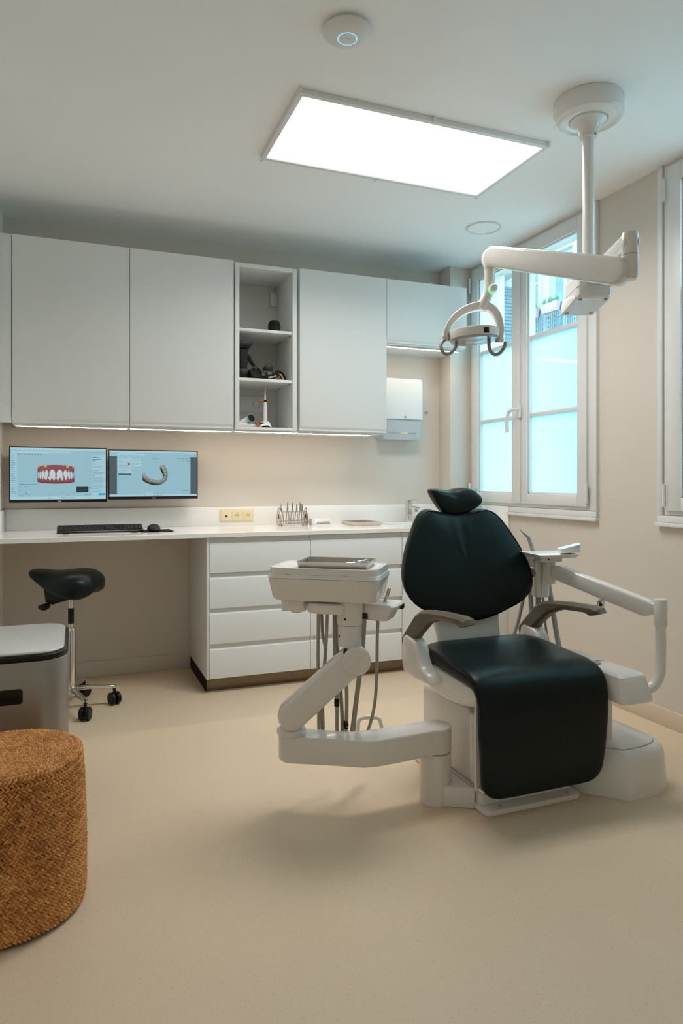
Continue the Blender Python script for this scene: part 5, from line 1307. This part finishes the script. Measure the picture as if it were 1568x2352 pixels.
for sx_, sy_ in ((-0.060, -0.05), (-0.060, 0.05), (0.13, -0.05), (0.13, 0.05)):
    part(hs, 'rubber_foot', rod(NB(), Mb @ Vector((sx_, sy_, 0.004)), Mb @ Vector((sx_, sy_, -0.006 if sx_ < 0 else -0.014)), 0.008, 12), 'hose_grey')
part(ol_, 'first_arm', beam(NB(), Vector((lc.x, lc.y, 2.000)) + dirv * 0.02, Vector((J1.x, J1.y, 2.000)) + dirv * 0.01, 0.030, 0.032, 0.056, 0.010), 'white_enamel', angle=40)
MJ = Matrix.Translation(J1)
part(ol_, 'elbow_cap', lathe(NB(), [(0, 1.961), (0.0265, 1.961), (0.0275, 1.965), (0.0275, 2.028), (0.024, 2.036), (0, 2.037)], MJ, 36), 'white_enamel')
part(ol_, 'elbow', lathe(NB(), [(0, 1.876), (0.022, 1.877), (0.028, 1.888), (0.028, 1.9585), (0, 1.9595)], MJ, 36), 'white_enamel')
A2 = P(2.335, 1418, 624); B2 = P(2.83, 1128, 589)
part(ol_, 'elbow_link', beam(NB(), Vector((J1.x, J1.y, 1.917)) + (Vector((A2.x, A2.y, 1.917)) - Vector((J1.x, J1.y, 1.917))).normalized() * 0.016, Vector((J1.x, J1.y, 1.917)).lerp(A2, 0.62), 0.036, 0.040, 0.048, 0.008), 'white_enamel', angle=40)
part(ol_, 'spring_arm', beam(NB(), A2, B2 + (A2 - B2).normalized() * 0.02, 0.047, 0.041, 0.060, 0.012), 'white_enamel', angle=40)
LD = 2.85
nk = P(LD, 1124, 600)
part(ol_, 'wrist', lathe(NB(), [(0, -0.035), (0.0225, -0.035), (0.024, -0.03), (0.0245, 0.030), (0.018, 0.046), (0.008, 0.052), (0, 0.053)], Matrix.Translation(nk), 28), 'white_enamel')
part(ol_, 'wrist_link', beam(NB(), (nk.x, nk.y, nk.z + 0.012), B2 + (A2 - B2).normalized() * 0.02, 0.034, 0.036, 0.044, 0.006), 'white_enamel')
ds = part(ol_, 'drop_tube', tube(NB(), [P(LD, 1124, 619), P(LD, 1124, 640), P(LD, 1123.5, 660), P(LD, 1118, 680), P(LD, 1110, 696), P(LD, 1103, 712)], 0.0218, 24, 6), 'white_enamel', angle=60)
kq = P(LD, 1128, 668); Fv = Vector((S_, C_, 0))
Mk = axis_matrix(kq - Fv * 0.016, kq - Fv * 0.06)
part(ds, 'knob', lathe(NB(), [(0, 0.008), (0.0145, 0.008), (0.0155, 0.011), (0.0155, 0.034), (0.012, 0.038), (0, 0.038)], Mk, 28), 'white_enamel')
part(ds, 'status_ring', lathe(NB(), [(0, 0.001), (0.0185, 0.001), (0.0185, 0.0075), (0, 0.0075)], Mk, 28), 'ring_green', 'glowing green ring')
HF = frame(LD, 1088, 770)
kk = LD / F_PX
def hl(px, py, dy=0.0): return HF @ Vector(((px - 1088) * kk, dy, -(py - 770) * kk))
yk = [hl(*q) for q in ((1021, 776), (1026, 756), (1040, 734), (1062, 716), (1086, 706), (1108, 703), (1127, 709), (1141, 726), (1148, 750), (1149, 768), (1147, 782))]
yv = HF.to_3x3() @ Vector((0, 1, 0))
part(ol_, 'yoke', sweep(NB(), smooth_path(yk, 5), lambda t_: rrect(-0.0095 - 0.008 * math.sin(PI * t_), 0.0095 + 0.008 * math.sin(PI * t_), -0.016, 0.016, 0.005, 2), up=yv), 'white_enamel', angle=50)
for q, r_ in (((1020, 775), 0.015), ((1147, 780), 0.012)):
    part(ol_, 'pivot', rod(NB(), hl(q[0] - 5, q[1]), hl(q[0] + 9, q[1]), r_, 20, 0.003), 'white_enamel')
    part(ol_, 'pivot_washer', rod(NB(), hl(q[0] + (9 if q[0] < 1088 else -9), q[1]), hl(q[0] + (11 if q[0] < 1088 else -5), q[1]), r_ * 1.02, 20), 'hose_grey')
MR = HF @ Matrix.Translation((0.0, 0, 0.0)) @ Matrix.Rotation(math.radians(-3), 4, 'Y')
lh = part(ol_, 'lamp_head', lathe(NB(), [(0.084, -0.017), (0.100, -0.018), (0.104, -0.016), (0.107, 0.014), (0.105, 0.018), (0.099, 0.020), (0.084, 0.019), (0.084, -0.017)], MR, 64), 'white_enamel')
part(lh, 'back_cover', lathe(NB(), [(0, 0.016), (0.085, 0.016), (0.085, 0.0185), (0.05, 0.021), (0, 0.022)], MR, 48), 'white_enamel')
part(lh, 'lens', lathe(NB(), [(0, -0.030), (0.030, -0.028), (0.060, -0.021), (0.0835, -0.012), (0.0835, -0.008), (0, -0.008)], MR, 48), 'lamp_lens')
part(lh, 'lens_rim', lathe(NB(), [(0.085, -0.026), (0.097, -0.026), (0.101, -0.019), (0.085, -0.018), (0.085, -0.026)], MR, 64), 'lens_rim')
sq = 0.098; a_ = math.radians(-90 + 17)
Ms = MR @ Matrix.Rotation(a_ + PI / 2, 4, 'Z')
part(lh, 'sensor', box(NB(), -0.0112, 0.0112, -0.1075, -0.098, -0.012, 0.010, 0.0008, 1, Ms), 'black_plastic', 'black square sensor')
for pts in ([(1019, 783, -0.01), (1012, 790, -0.02), (1010, 801, -0.03), (1014, 812, -0.035), (1023, 817, -0.035), (1034, 812, -0.03), (1042, 803, -0.025), (1046, 794, -0.02), (1047, 788, -0.015)],
            [(1119, 779, -0.03), (1118, 790, -0.04), (1117, 801, -0.05), (1120, 813, -0.055), (1129, 820, -0.055), (1140, 817, -0.05), (1149, 807, -0.045), (1154, 797, -0.04), (1155, 791, -0.035)]):
    part(ol_, 'grip', tube(NB(), [hl(*q) for q in pts], 0.0072, 14, 5), 'grey_plastic', 'grey hook-shaped grip', angle=60)

# ================================================================== SADDLE STOOL
sc_ = Vector((-0.017, 3.845, 0))
st = thing('saddle_stool', 'black saddle stool on a chrome five-caster base under the desk', 'stool', sc_)
SD = 3.57; ks = SD / F_PX
Mst = Matrix.Translation(P(SD, 160, 1107)) @ Matrix.Rotation(-TH, 4, 'Z')
Mst = Matrix.Translation((sc_.x, sc_.y, 0)) @ Matrix.Rotation(-TH, 4, 'Z')
prof = [(66, 0.722, 0.712, 0.010), (69, 0.733, 0.703, 0.04), (80, 0.736, 0.686, 0.075), (98, 0.731, 0.660, 0.100), (118, 0.726, 0.625, 0.120), (138, 0.727, 0.597, 0.145), (160, 0.733, 0.580, 0.168), (182, 0.739, 0.568, 0.180), (202, 0.732, 0.568, 0.172), (216, 0.715, 0.590, 0.145), (225, 0.693, 0.618, 0.10), (229, 0.668, 0.645, 0.03)]
rings = []
for px, zt, zb_, hw in prof:
    r = []
    u = (px - 160) * ks
    for i in range(24):
        a = 2 * PI * i / 24
        y = hw * math.copysign(abs(math.cos(a)) ** 0.8, math.cos(a)); s = math.sin(a)
        q = abs(y) / max(hw, 1e-6)
        if s >= 0: z = zb_ + (zt - zb_) * (0.42 + 0.58 * s ** 0.75)
        else: z = zb_ + (zt - zb_) * (0.42 - 0.42 * abs(s) ** 0.7 * (0.35 + 0.65 * q))
        r.append((u, y, z))
    rings.append(r)
part(st, 'seat', loft(NB(), rings, True, Mst), 'leather', 'black saddle-shaped seat', angle=70, sub=1)
part(st, 'seat_bracket', prism(NB(), [(-0.135, 0.665), (-0.12, 0.565), (-0.085, 0.552), (0.0, 0.578), (0.03, 0.60), (-0.02, 0.66)], 'y', -0.035, 0.035, 0.006, 2, Mst), 'black_plastic')
part(st, 'tilt_lever', prism(NB(), spline2([(-0.148, 0.548), (-0.125, 0.560), (-0.098, 0.556), (-0.100, 0.535), (-0.118, 0.526), (-0.140, 0.532)], 3), 'y', -0.06, -0.02, 0.005, 2, Mst), 'black_plastic')
part(st, 'gas_piston', lathe(NB(), [(0, 0.41), (0.0125, 0.41), (0.0125, 0.60), (0, 0.60)], Mst, 20), 'chrome')
part(st, 'piston_sleeve', lathe(NB(), [(0, 0.45), (0.0145, 0.45), (0.0145, 0.53), (0, 0.53)], Mst, 20), 'black_plastic')
part(st, 'column', lathe(NB(), [(0, 0.09), (0.023, 0.09), (0.023, 0.418), (0.020, 0.424), (0.0145, 0.424), (0, 0.424)], Mst, 24), 'chrome')
part(st, 'hub', lathe(NB(), [(0, 0.075), (0.032, 0.075), (0.036, 0.085), (0.036, 0.118), (0.028, 0.126), (0, 0.126)], Mst, 28), 'chrome')
for i in range(5):
    a = math.radians(0 + 72 * i)
    dv = Vector((math.cos(a), math.sin(a), 0))
    ctr = Vector((sc_.x, sc_.y, 0))
    lg = part(st, 'leg', sweep(NB(), smooth_path([ctr + dv * 0.02 + Vector((0, 0, 0.106)), ctr + dv * 0.08 + Vector((0, 0, 0.108)), ctr + dv * 0.16 + Vector((0, 0, 0.101)), ctr + dv * 0.205 + Vector((0, 0, 0.098)), ctr + dv * 0.226 + Vector((0, 0, 0.090))], 4), lambda t_: rrect(-0.016 + 0.004 * t_, 0.016 - 0.004 * t_, -0.011 + 0.002 * t_, 0.010 - 0.001 * t_, 0.008, 3), up=(0, 0, 1)), 'chrome', angle=50)
    q = ctr + dv * 0.216
    cs = part(st, 'caster', rod(NB(), (q.x, q.y, 0.050), (q.x, q.y, 0.092), 0.008, 12), 'black_plastic')
    ca = math.radians([25, -40, 10, 70, -20][i])
    cd = Vector((math.cos(ca), math.sin(ca), 0)); off = Vector((-cd.y, cd.x, 0)) * 0.012 * 0
    for s in (-1, 1):
        p0 = q + off + cd * (0.005 * s) + Vector((0, 0, 0.0335)); p1 = q + off + cd * (0.024 * s) + Vector((0, 0, 0.0335))
        part(cs, 'wheel', cyl(NB(), axis_matrix(p0, p1), 0.0330, 0, 0.021, 0.004, 24), 'black_plastic')
    part(cs, 'fork', rod(NB(), q + Vector((0, 0, 0.0335)) - cd * 0.006, q + Vector((0, 0, 0.0335)) + cd * 0.006, 0.016, 16), 'black_matte')

# ================================================================== STEEL BIN
bn = thing('steel_bin', 'brushed steel bin with a flat pale lid at the left edge', 'bin', (-0.27, 2.84, 0))
bo = lambda i, r: rrect(-0.52 + i, -0.022 - i, 2.575 + i, 3.11 - i, r, 8)
part(bn, 'body', prism(NB(), bo(0, 0.10), 'z', 0.012, 0.572, 0.004), 'bin_steel')
part(bn, 'base_ring', prism(NB(), bo(0.008, 0.092), 'z', 0.0003, 0.0125), 'black_plastic')
part(bn, 'lid_gasket', prism(NB(), bo(-0.001, 0.101), 'z', 0.5725, 0.592, 0.006, 3), 'black_plastic', 'black rim below the lid')
part(bn, 'lid', prism(NB(), bo(0.012, 0.088), 'z', 0.5905, 0.602, 0.008, 3), 'bin_lid')
part(bn, 'handle_recess', prism(NB(), rrect(-0.42, -0.165, 0.430, 0.482, 0.010), 'y', 2.5728, 2.578, 0.001), 'black_plastic', 'black rectangular grip')

# ================================================================== JUTE POUF
pf = thing('jute_pouf', 'round braided orange-brown jute pouf in the left foreground', 'pouf', (-0.175, 2.125, 0))
pcx, pcy = -0.175, 2.125
def prad(z):                          # profile: slightly barrel-shaped, rounded edges
    z = max(0.0, min(0.43, z))
    r = 0.203 + 0.005 * math.sin(PI * z / 0.43) - 0.010 * (z / 0.43)
    e = 0.03
    if z < e: r -= 0.018 * (1 - math.sqrt(max(0, 1 - ((e - z) / e) ** 2)))
    if z > 0.43 - 0.025: r -= 0.022 * (1 - math.sqrt(max(0, 1 - ((z - 0.405) / 0.025) ** 2)))
    return r
part(pf, 'core', lathe(NB(), [(0, 0.001)] + [(prad(z) - 0.004, z + 0.0015) for z in [0.43 * i / 24 for i in range(25)]] + [(0.10, 0.4265), (0, 0.4215)], Matrix.Translation((pcx, pcy, 0)), 64), 'jute_core')
def add_stitch(bm, c, u, v, n, L, Wd, T):
    """six-sided lozenge, a strand of braid: u along, v across, n outward"""
    pts = []
    sec6 = ((-1, -0.3), (-0.72, 0.62), (0, 1.0), (0.72, 0.62), (1, -0.3))
    for s, w_, t_ in ((-0.5, 0.16, 0.1), (-0.25, 0.45, 0.8), (0.12, 0.5, 1.0), (0.38, 0.36, 0.7), (0.5, 0.12, 0.15)):
        for a, b in sec6:
            pts.append(bm.verts.new(c + u * (L * s) + v * (Wd * w_ * a) + n * (T * t_ * b)))
    for k in range(4):
        for i in range(4):
            bm.faces.new([pts[k * 5 + i], pts[k * 5 + i + 1], pts[k * 5 + 6 + i], pts[k * 5 + 5 + i]])
    bm.faces.new([pts[i] for i in (4, 3, 2, 1, 0)]); bm.faces.new([pts[20 + i] for i in range(5)])
rnd = random.Random(11)
bm = NB()
nrow = 23
rowh = 0.414 / nrow
for r in range(nrow):
    z = 0.010 + rowh * (r + 0.5)
    R = prad(z)
    n = int(2 * PI * R / 0.0112)
    for lane, sg in ((0.26, 1), (-0.26, -1)):
        ph = rnd.random() * 0.2 + (0.5 if sg < 0 else 0)
        for i in range(n):
            a = 2 * PI * (i + ph + rnd.uniform(-0.1, 0.1)) / n
            nv = Vector((math.cos(a), math.sin(a), 0)); tv = Vector((-math.sin(a), math.cos(a), 0)); uz = Vector((0, 0, 1))
            u = (tv * 0.80 + uz * 0.62 * sg).normalized(); v = (uz * 0.80 - tv * 0.62 * sg).normalized()
            c = Vector((pcx, pcy, 0)) + nv * (R + rnd.uniform(-0.001, 0.001)) + uz * (z + lane * rowh)
            add_stitch(bm, c, u, v, nv, 0.0172 * rnd.uniform(0.92, 1.1), 0.0082 * rnd.uniform(0.9, 1.1), 0.0062)
part(pf, 'braided_side', bm, 'jute', kind='stuff', angle=70)
bm = NB()
rr = 0.006
while rr < 0.198:
    n = max(5, int(2 * PI * rr / 0.0105))
    zz = 0.4290 if rr < 0.165 else 0.4290 - 0.005 * ((rr - 0.165) / 0.02) ** 2
    zz -= 0.004 * math.exp(-(rr / 0.06) ** 2)
    for lane, sg in ((0.0040, 1), (-0.0040, -1)):
        for i in range(n):
            a = 2 * PI * (i + rnd.uniform(-0.12, 0.12) + (0.5 if sg < 0 else 0)) / n
            rv = Vector((math.cos(a), math.sin(a), 0)); tv = Vector((-math.sin(a), math.cos(a), 0)); uz = Vector((0, 0, 1))
            u = (tv * 0.85 + rv * 0.5 * sg).normalized(); v = (rv * 0.85 - tv * 0.5 * sg).normalized()
            c = Vector((pcx, pcy, zz)) + rv * (rr + lane) + uz * rnd.uniform(-0.0008, 0.0008)
            add_stitch(bm, c, u, v, uz, 0.0160, 0.0080 * rnd.uniform(0.9, 1.1), 0.0055)
    rr += 0.0160
part(pf, 'braided_top', bm, 'jute', kind='stuff', angle=70)

# ================================================================== OUTSIDE
struct('street', box(NB(), W + WT, 14, -12, 20, -0.9, -0.5), 'asphalt')
FX = 12.0
fb = thing('apartment_building', 'pale street building with tall windows seen through the clear panes', 'building', (FX + 0.5, 9.0, -0.5))
wins = []                               # (y0, y1, z0, z1)
for yc in (14.69, 16.05, 12.3, 9.9, 7.5, 5.1):
    for z0 in (0.6, 4.85):
        hw_ = 0.47 if yc != 16.05 else 0.42
        wins.append((yc - hw_, yc + hw_, z0 if z0 < 1 else 4.85, z0 + 2.45))
ys = sorted({-4.0, 16.5} | {w_[0] for w_ in wins} | {w_[1] for w_ in wins})
bm = NB()
cols = sorted({(w_[0], w_[1]) for w_ in wins})
cur = -4.0
for a, b in cols:
    box(bm, FX, FX + 0.35, cur, a, -0.5, 8.5); cur = b
    box(bm, FX, FX + 0.35, a, b, -0.5, 0.6); box(bm, FX, FX + 0.35, a, b, 3.05, 4.85); box(bm, FX, FX + 0.35, a, b, 7.30, 8.5)
box(bm, FX, FX + 0.35, cur, 16.5, -0.5, 8.5)
part(fb, 'facade', bm, 'stone_white')
part(fb, 'cornice', box(NB(), FX - 0.35, FX, -4.0, 16.5, 8.1, 8.5, 0.05), 'stone_white')
part(fb, 'string_course', box(NB(), FX - 0.12, FX, -4.0, 16.5, 4.45, 4.7, 0.02), 'stone_white')
for (a, b, z0, z1) in wins:
    wf = part(fb, 'window_surround', box(NB(), FX - 0.06, FX, a - 0.14, a, z0, z1 + 0.14, 0.01), 'stone_white')
    part(fb, 'window_surround', box(NB(), FX - 0.06, FX, b, b + 0.14, z0, z1 + 0.14, 0.01), 'stone_white')
    part(fb, 'window_surround', box(NB(), FX - 0.08, FX, a, b, z1, z1 + 0.16, 0.01), 'stone_white')
    ym = (a + b) / 2
    bm = NB()
    for q0, q1 in ((a, a + 0.06), (ym - 0.065, ym + 0.065), (b - 0.06, b)): box(bm, FX + 0.10, FX + 0.18, q0, q1, z0, z1)
    for q0, q1 in ((z0, z0 + 0.12), (z0 + 0.8, z0 + 0.86), (z1 - 0.55, z1 - 0.49), (z1 - 0.08, z1)): box(bm, FX + 0.11, FX + 0.17, a, b, q0, q1)
    wf2 = part(fb, 'window_frame', bm, 'shutter_white')
    for q0, q1 in ((a, ym), (ym, b)): part(wf2, 'window_glass', box(NB(), FX + 0.135, FX + 0.145, q0, q1, z0, z1), 'far_glass')
# wing facing us, with boarded cladding
WY = 16.5
wb = thing('side_wing', 'pale clad building wing seen through the left clear pane', 'building', (9.0, WY + 0.2, -0.5))
part(wb, 'wall', box(NB(), 4.0, FX + 0.35, WY, WY + 0.4, -0.5, 9.0), 'stone_white')
z = 3.0
while z < 6.9:
    part(wb, 'cladding_board', prism(NB(), [(WY, z), (WY - 0.050, z + 0.01), (WY - 0.022, z + 0.22), (WY, z + 0.22)], 'x', 9.9, 11.25), 'stone_white')
    z += 0.235
part(wb, 'soffit', box(NB(), 9.6, 11.5, WY - 0.7, WY, 6.95, 7.12, 0.02), 'stone_white')
sw = part(wb, 'window_surround', box(NB(), 11.28, 11.40, WY - 0.07, WY, 4.0, 6.9, 0.01), 'shutter_white')
z = 4.0
while z < 6.75:
    part(wb, 'shutter_slat', prism(NB(), [(WY - 0.01, z), (WY - 0.05, z + 0.02), (WY - 0.045, z + 0.03), (WY - 0.005, z + 0.085)], 'x', 11.42, 11.75), 'far_iron_plate')
    z += 0.10
# balcony railing and flower boxes
RX = FX - 0.30
bal = thing('balcony', 'narrow balcony with dark wrought-iron railing on the opposite facade', 'balcony', (FX - 0.2, 14.8, 4.7))
part(bal, 'slab', box(NB(), FX - 0.38, FX, 13.3, 16.3, 4.70, 4.82, 0.02), 'stone_white')
part(bal, 'top_rail', box(NB(), RX - 0.02, RX + 0.02, 13.3, 16.3, 5.80, 5.84), 'far_iron')
part(bal, 'bottom_rail', box(NB(), RX - 0.015, RX + 0.015, 13.3, 16.3, 4.90, 4.93), 'far_iron')
part(bal, 'upper_band', box(NB(), RX - 0.004, RX + 0.004, 13.3, 16.3, 5.66, 5.80), 'far_iron_plate')
bm = NB()
y = 13.35; i = 0
while y < 16.3:
    box(bm, RX - 0.009, RX + 0.009, y - 0.009, y + 0.009, 4.93, 5.80)
    if i % 3 == 0:
        for zz in (5.3, 5.42, 5.54): box(bm, RX - 0.02, RX + 0.02, y - 0.022, y + 0.022, zz - 0.022, zz + 0.022)
    y += 0.085; i += 1
part(bal, 'railing_bars', bm, 'far_iron', kind='stuff')
bm = NB()
y = 13.39; i = 0
while y < 16.2:
    sg = 1 if i % 2 else -1
    pts = [Vector((RX, y + 0.04 + sg * (0.055 - 0.005 * q) * math.cos(q * 0.62), 5.13 + (0.055 - 0.005 * q) * math.sin(q * 0.62))) for q in range(9)]
    tube(bm, pts, 0.008, 5, 1, False)
    y += 0.17; i += 1
part(bal, 'railing_scrolls', bm, 'far_iron', kind='stuff')
fr = random.Random(5)
for yc, ln, lab in ((15.42, 0.50, 'pink flower box further from the lamp arm on the balcony railing'), (14.62, 0.62, 'pink flower box nearer the lamp arm on the balcony railing')):
    t = thing('flower_box', lab, 'planter', (RX - 0.12, yc, 5.62), 'flower boxes on the balcony')
    bxm = part(t, 'box', loft(NB(), [[(x, y, 5.62) for x, y in rrect(RX - 0.19, RX - 0.05, yc - ln / 2 + 0.03, yc + ln / 2 - 0.03, 0.03, 3)], [(x, y, 5.80) for x, y in rrect(RX - 0.22, RX - 0.03, yc - ln / 2, yc + ln / 2, 0.03, 3)], [(x, y, 5.85) for x, y in rrect(RX - 0.235, RX - 0.022, yc - ln / 2 - 0.015, yc + ln / 2 + 0.015, 0.03, 3)]]), 'pink_terracotta')
    for q in (-0.25, 0, 0.25):
        part(bxm, 'rib', box(NB(), RX - 0.222, RX - 0.19, yc + q * ln - 0.012, yc + q * ln + 0.012, 5.64, 5.80, 0.003), 'pink_terracotta')
    bm = NB()
    for i in range(60):
        c = Vector((RX - 0.13 + fr.uniform(-0.08, 0.08), yc + fr.uniform(-ln / 2, ln / 2), 5.85)); hgt = fr.uniform(0.06, 0.22)
        tp = c + Vector((fr.uniform(-0.06, 0.06), fr.uniform(-0.06, 0.06), hgt))
        loft(bm, [[c + Vector((-0.006, 0, 0)), c + Vector((0.006, 0, 0)), c + Vector((0, 0.006, 0))], [tp.lerp(c, 0.4) + Vector((-0.016, 0, 0)), tp.lerp(c, 0.4) + Vector((0.016, 0, 0)), tp.lerp(c, 0.4) + Vector((0, 0.016, 0))], [tp + Vector((-0.002, 0, 0)), tp + Vector((0.002, 0, 0)), tp + Vector((0, 0.002, 0))]])
    part(t, 'plants', bm, 'foliage', kind='stuff')

# the dim screens, status rings and panel face glow but need no direct light sampling of their own
for _n, _m in MATS.items():
    if _n.startswith('scr_') or _n.startswith('ring_') or _n == 'panel_light':
        _m.cycles.emission_sampling = 'NONE'
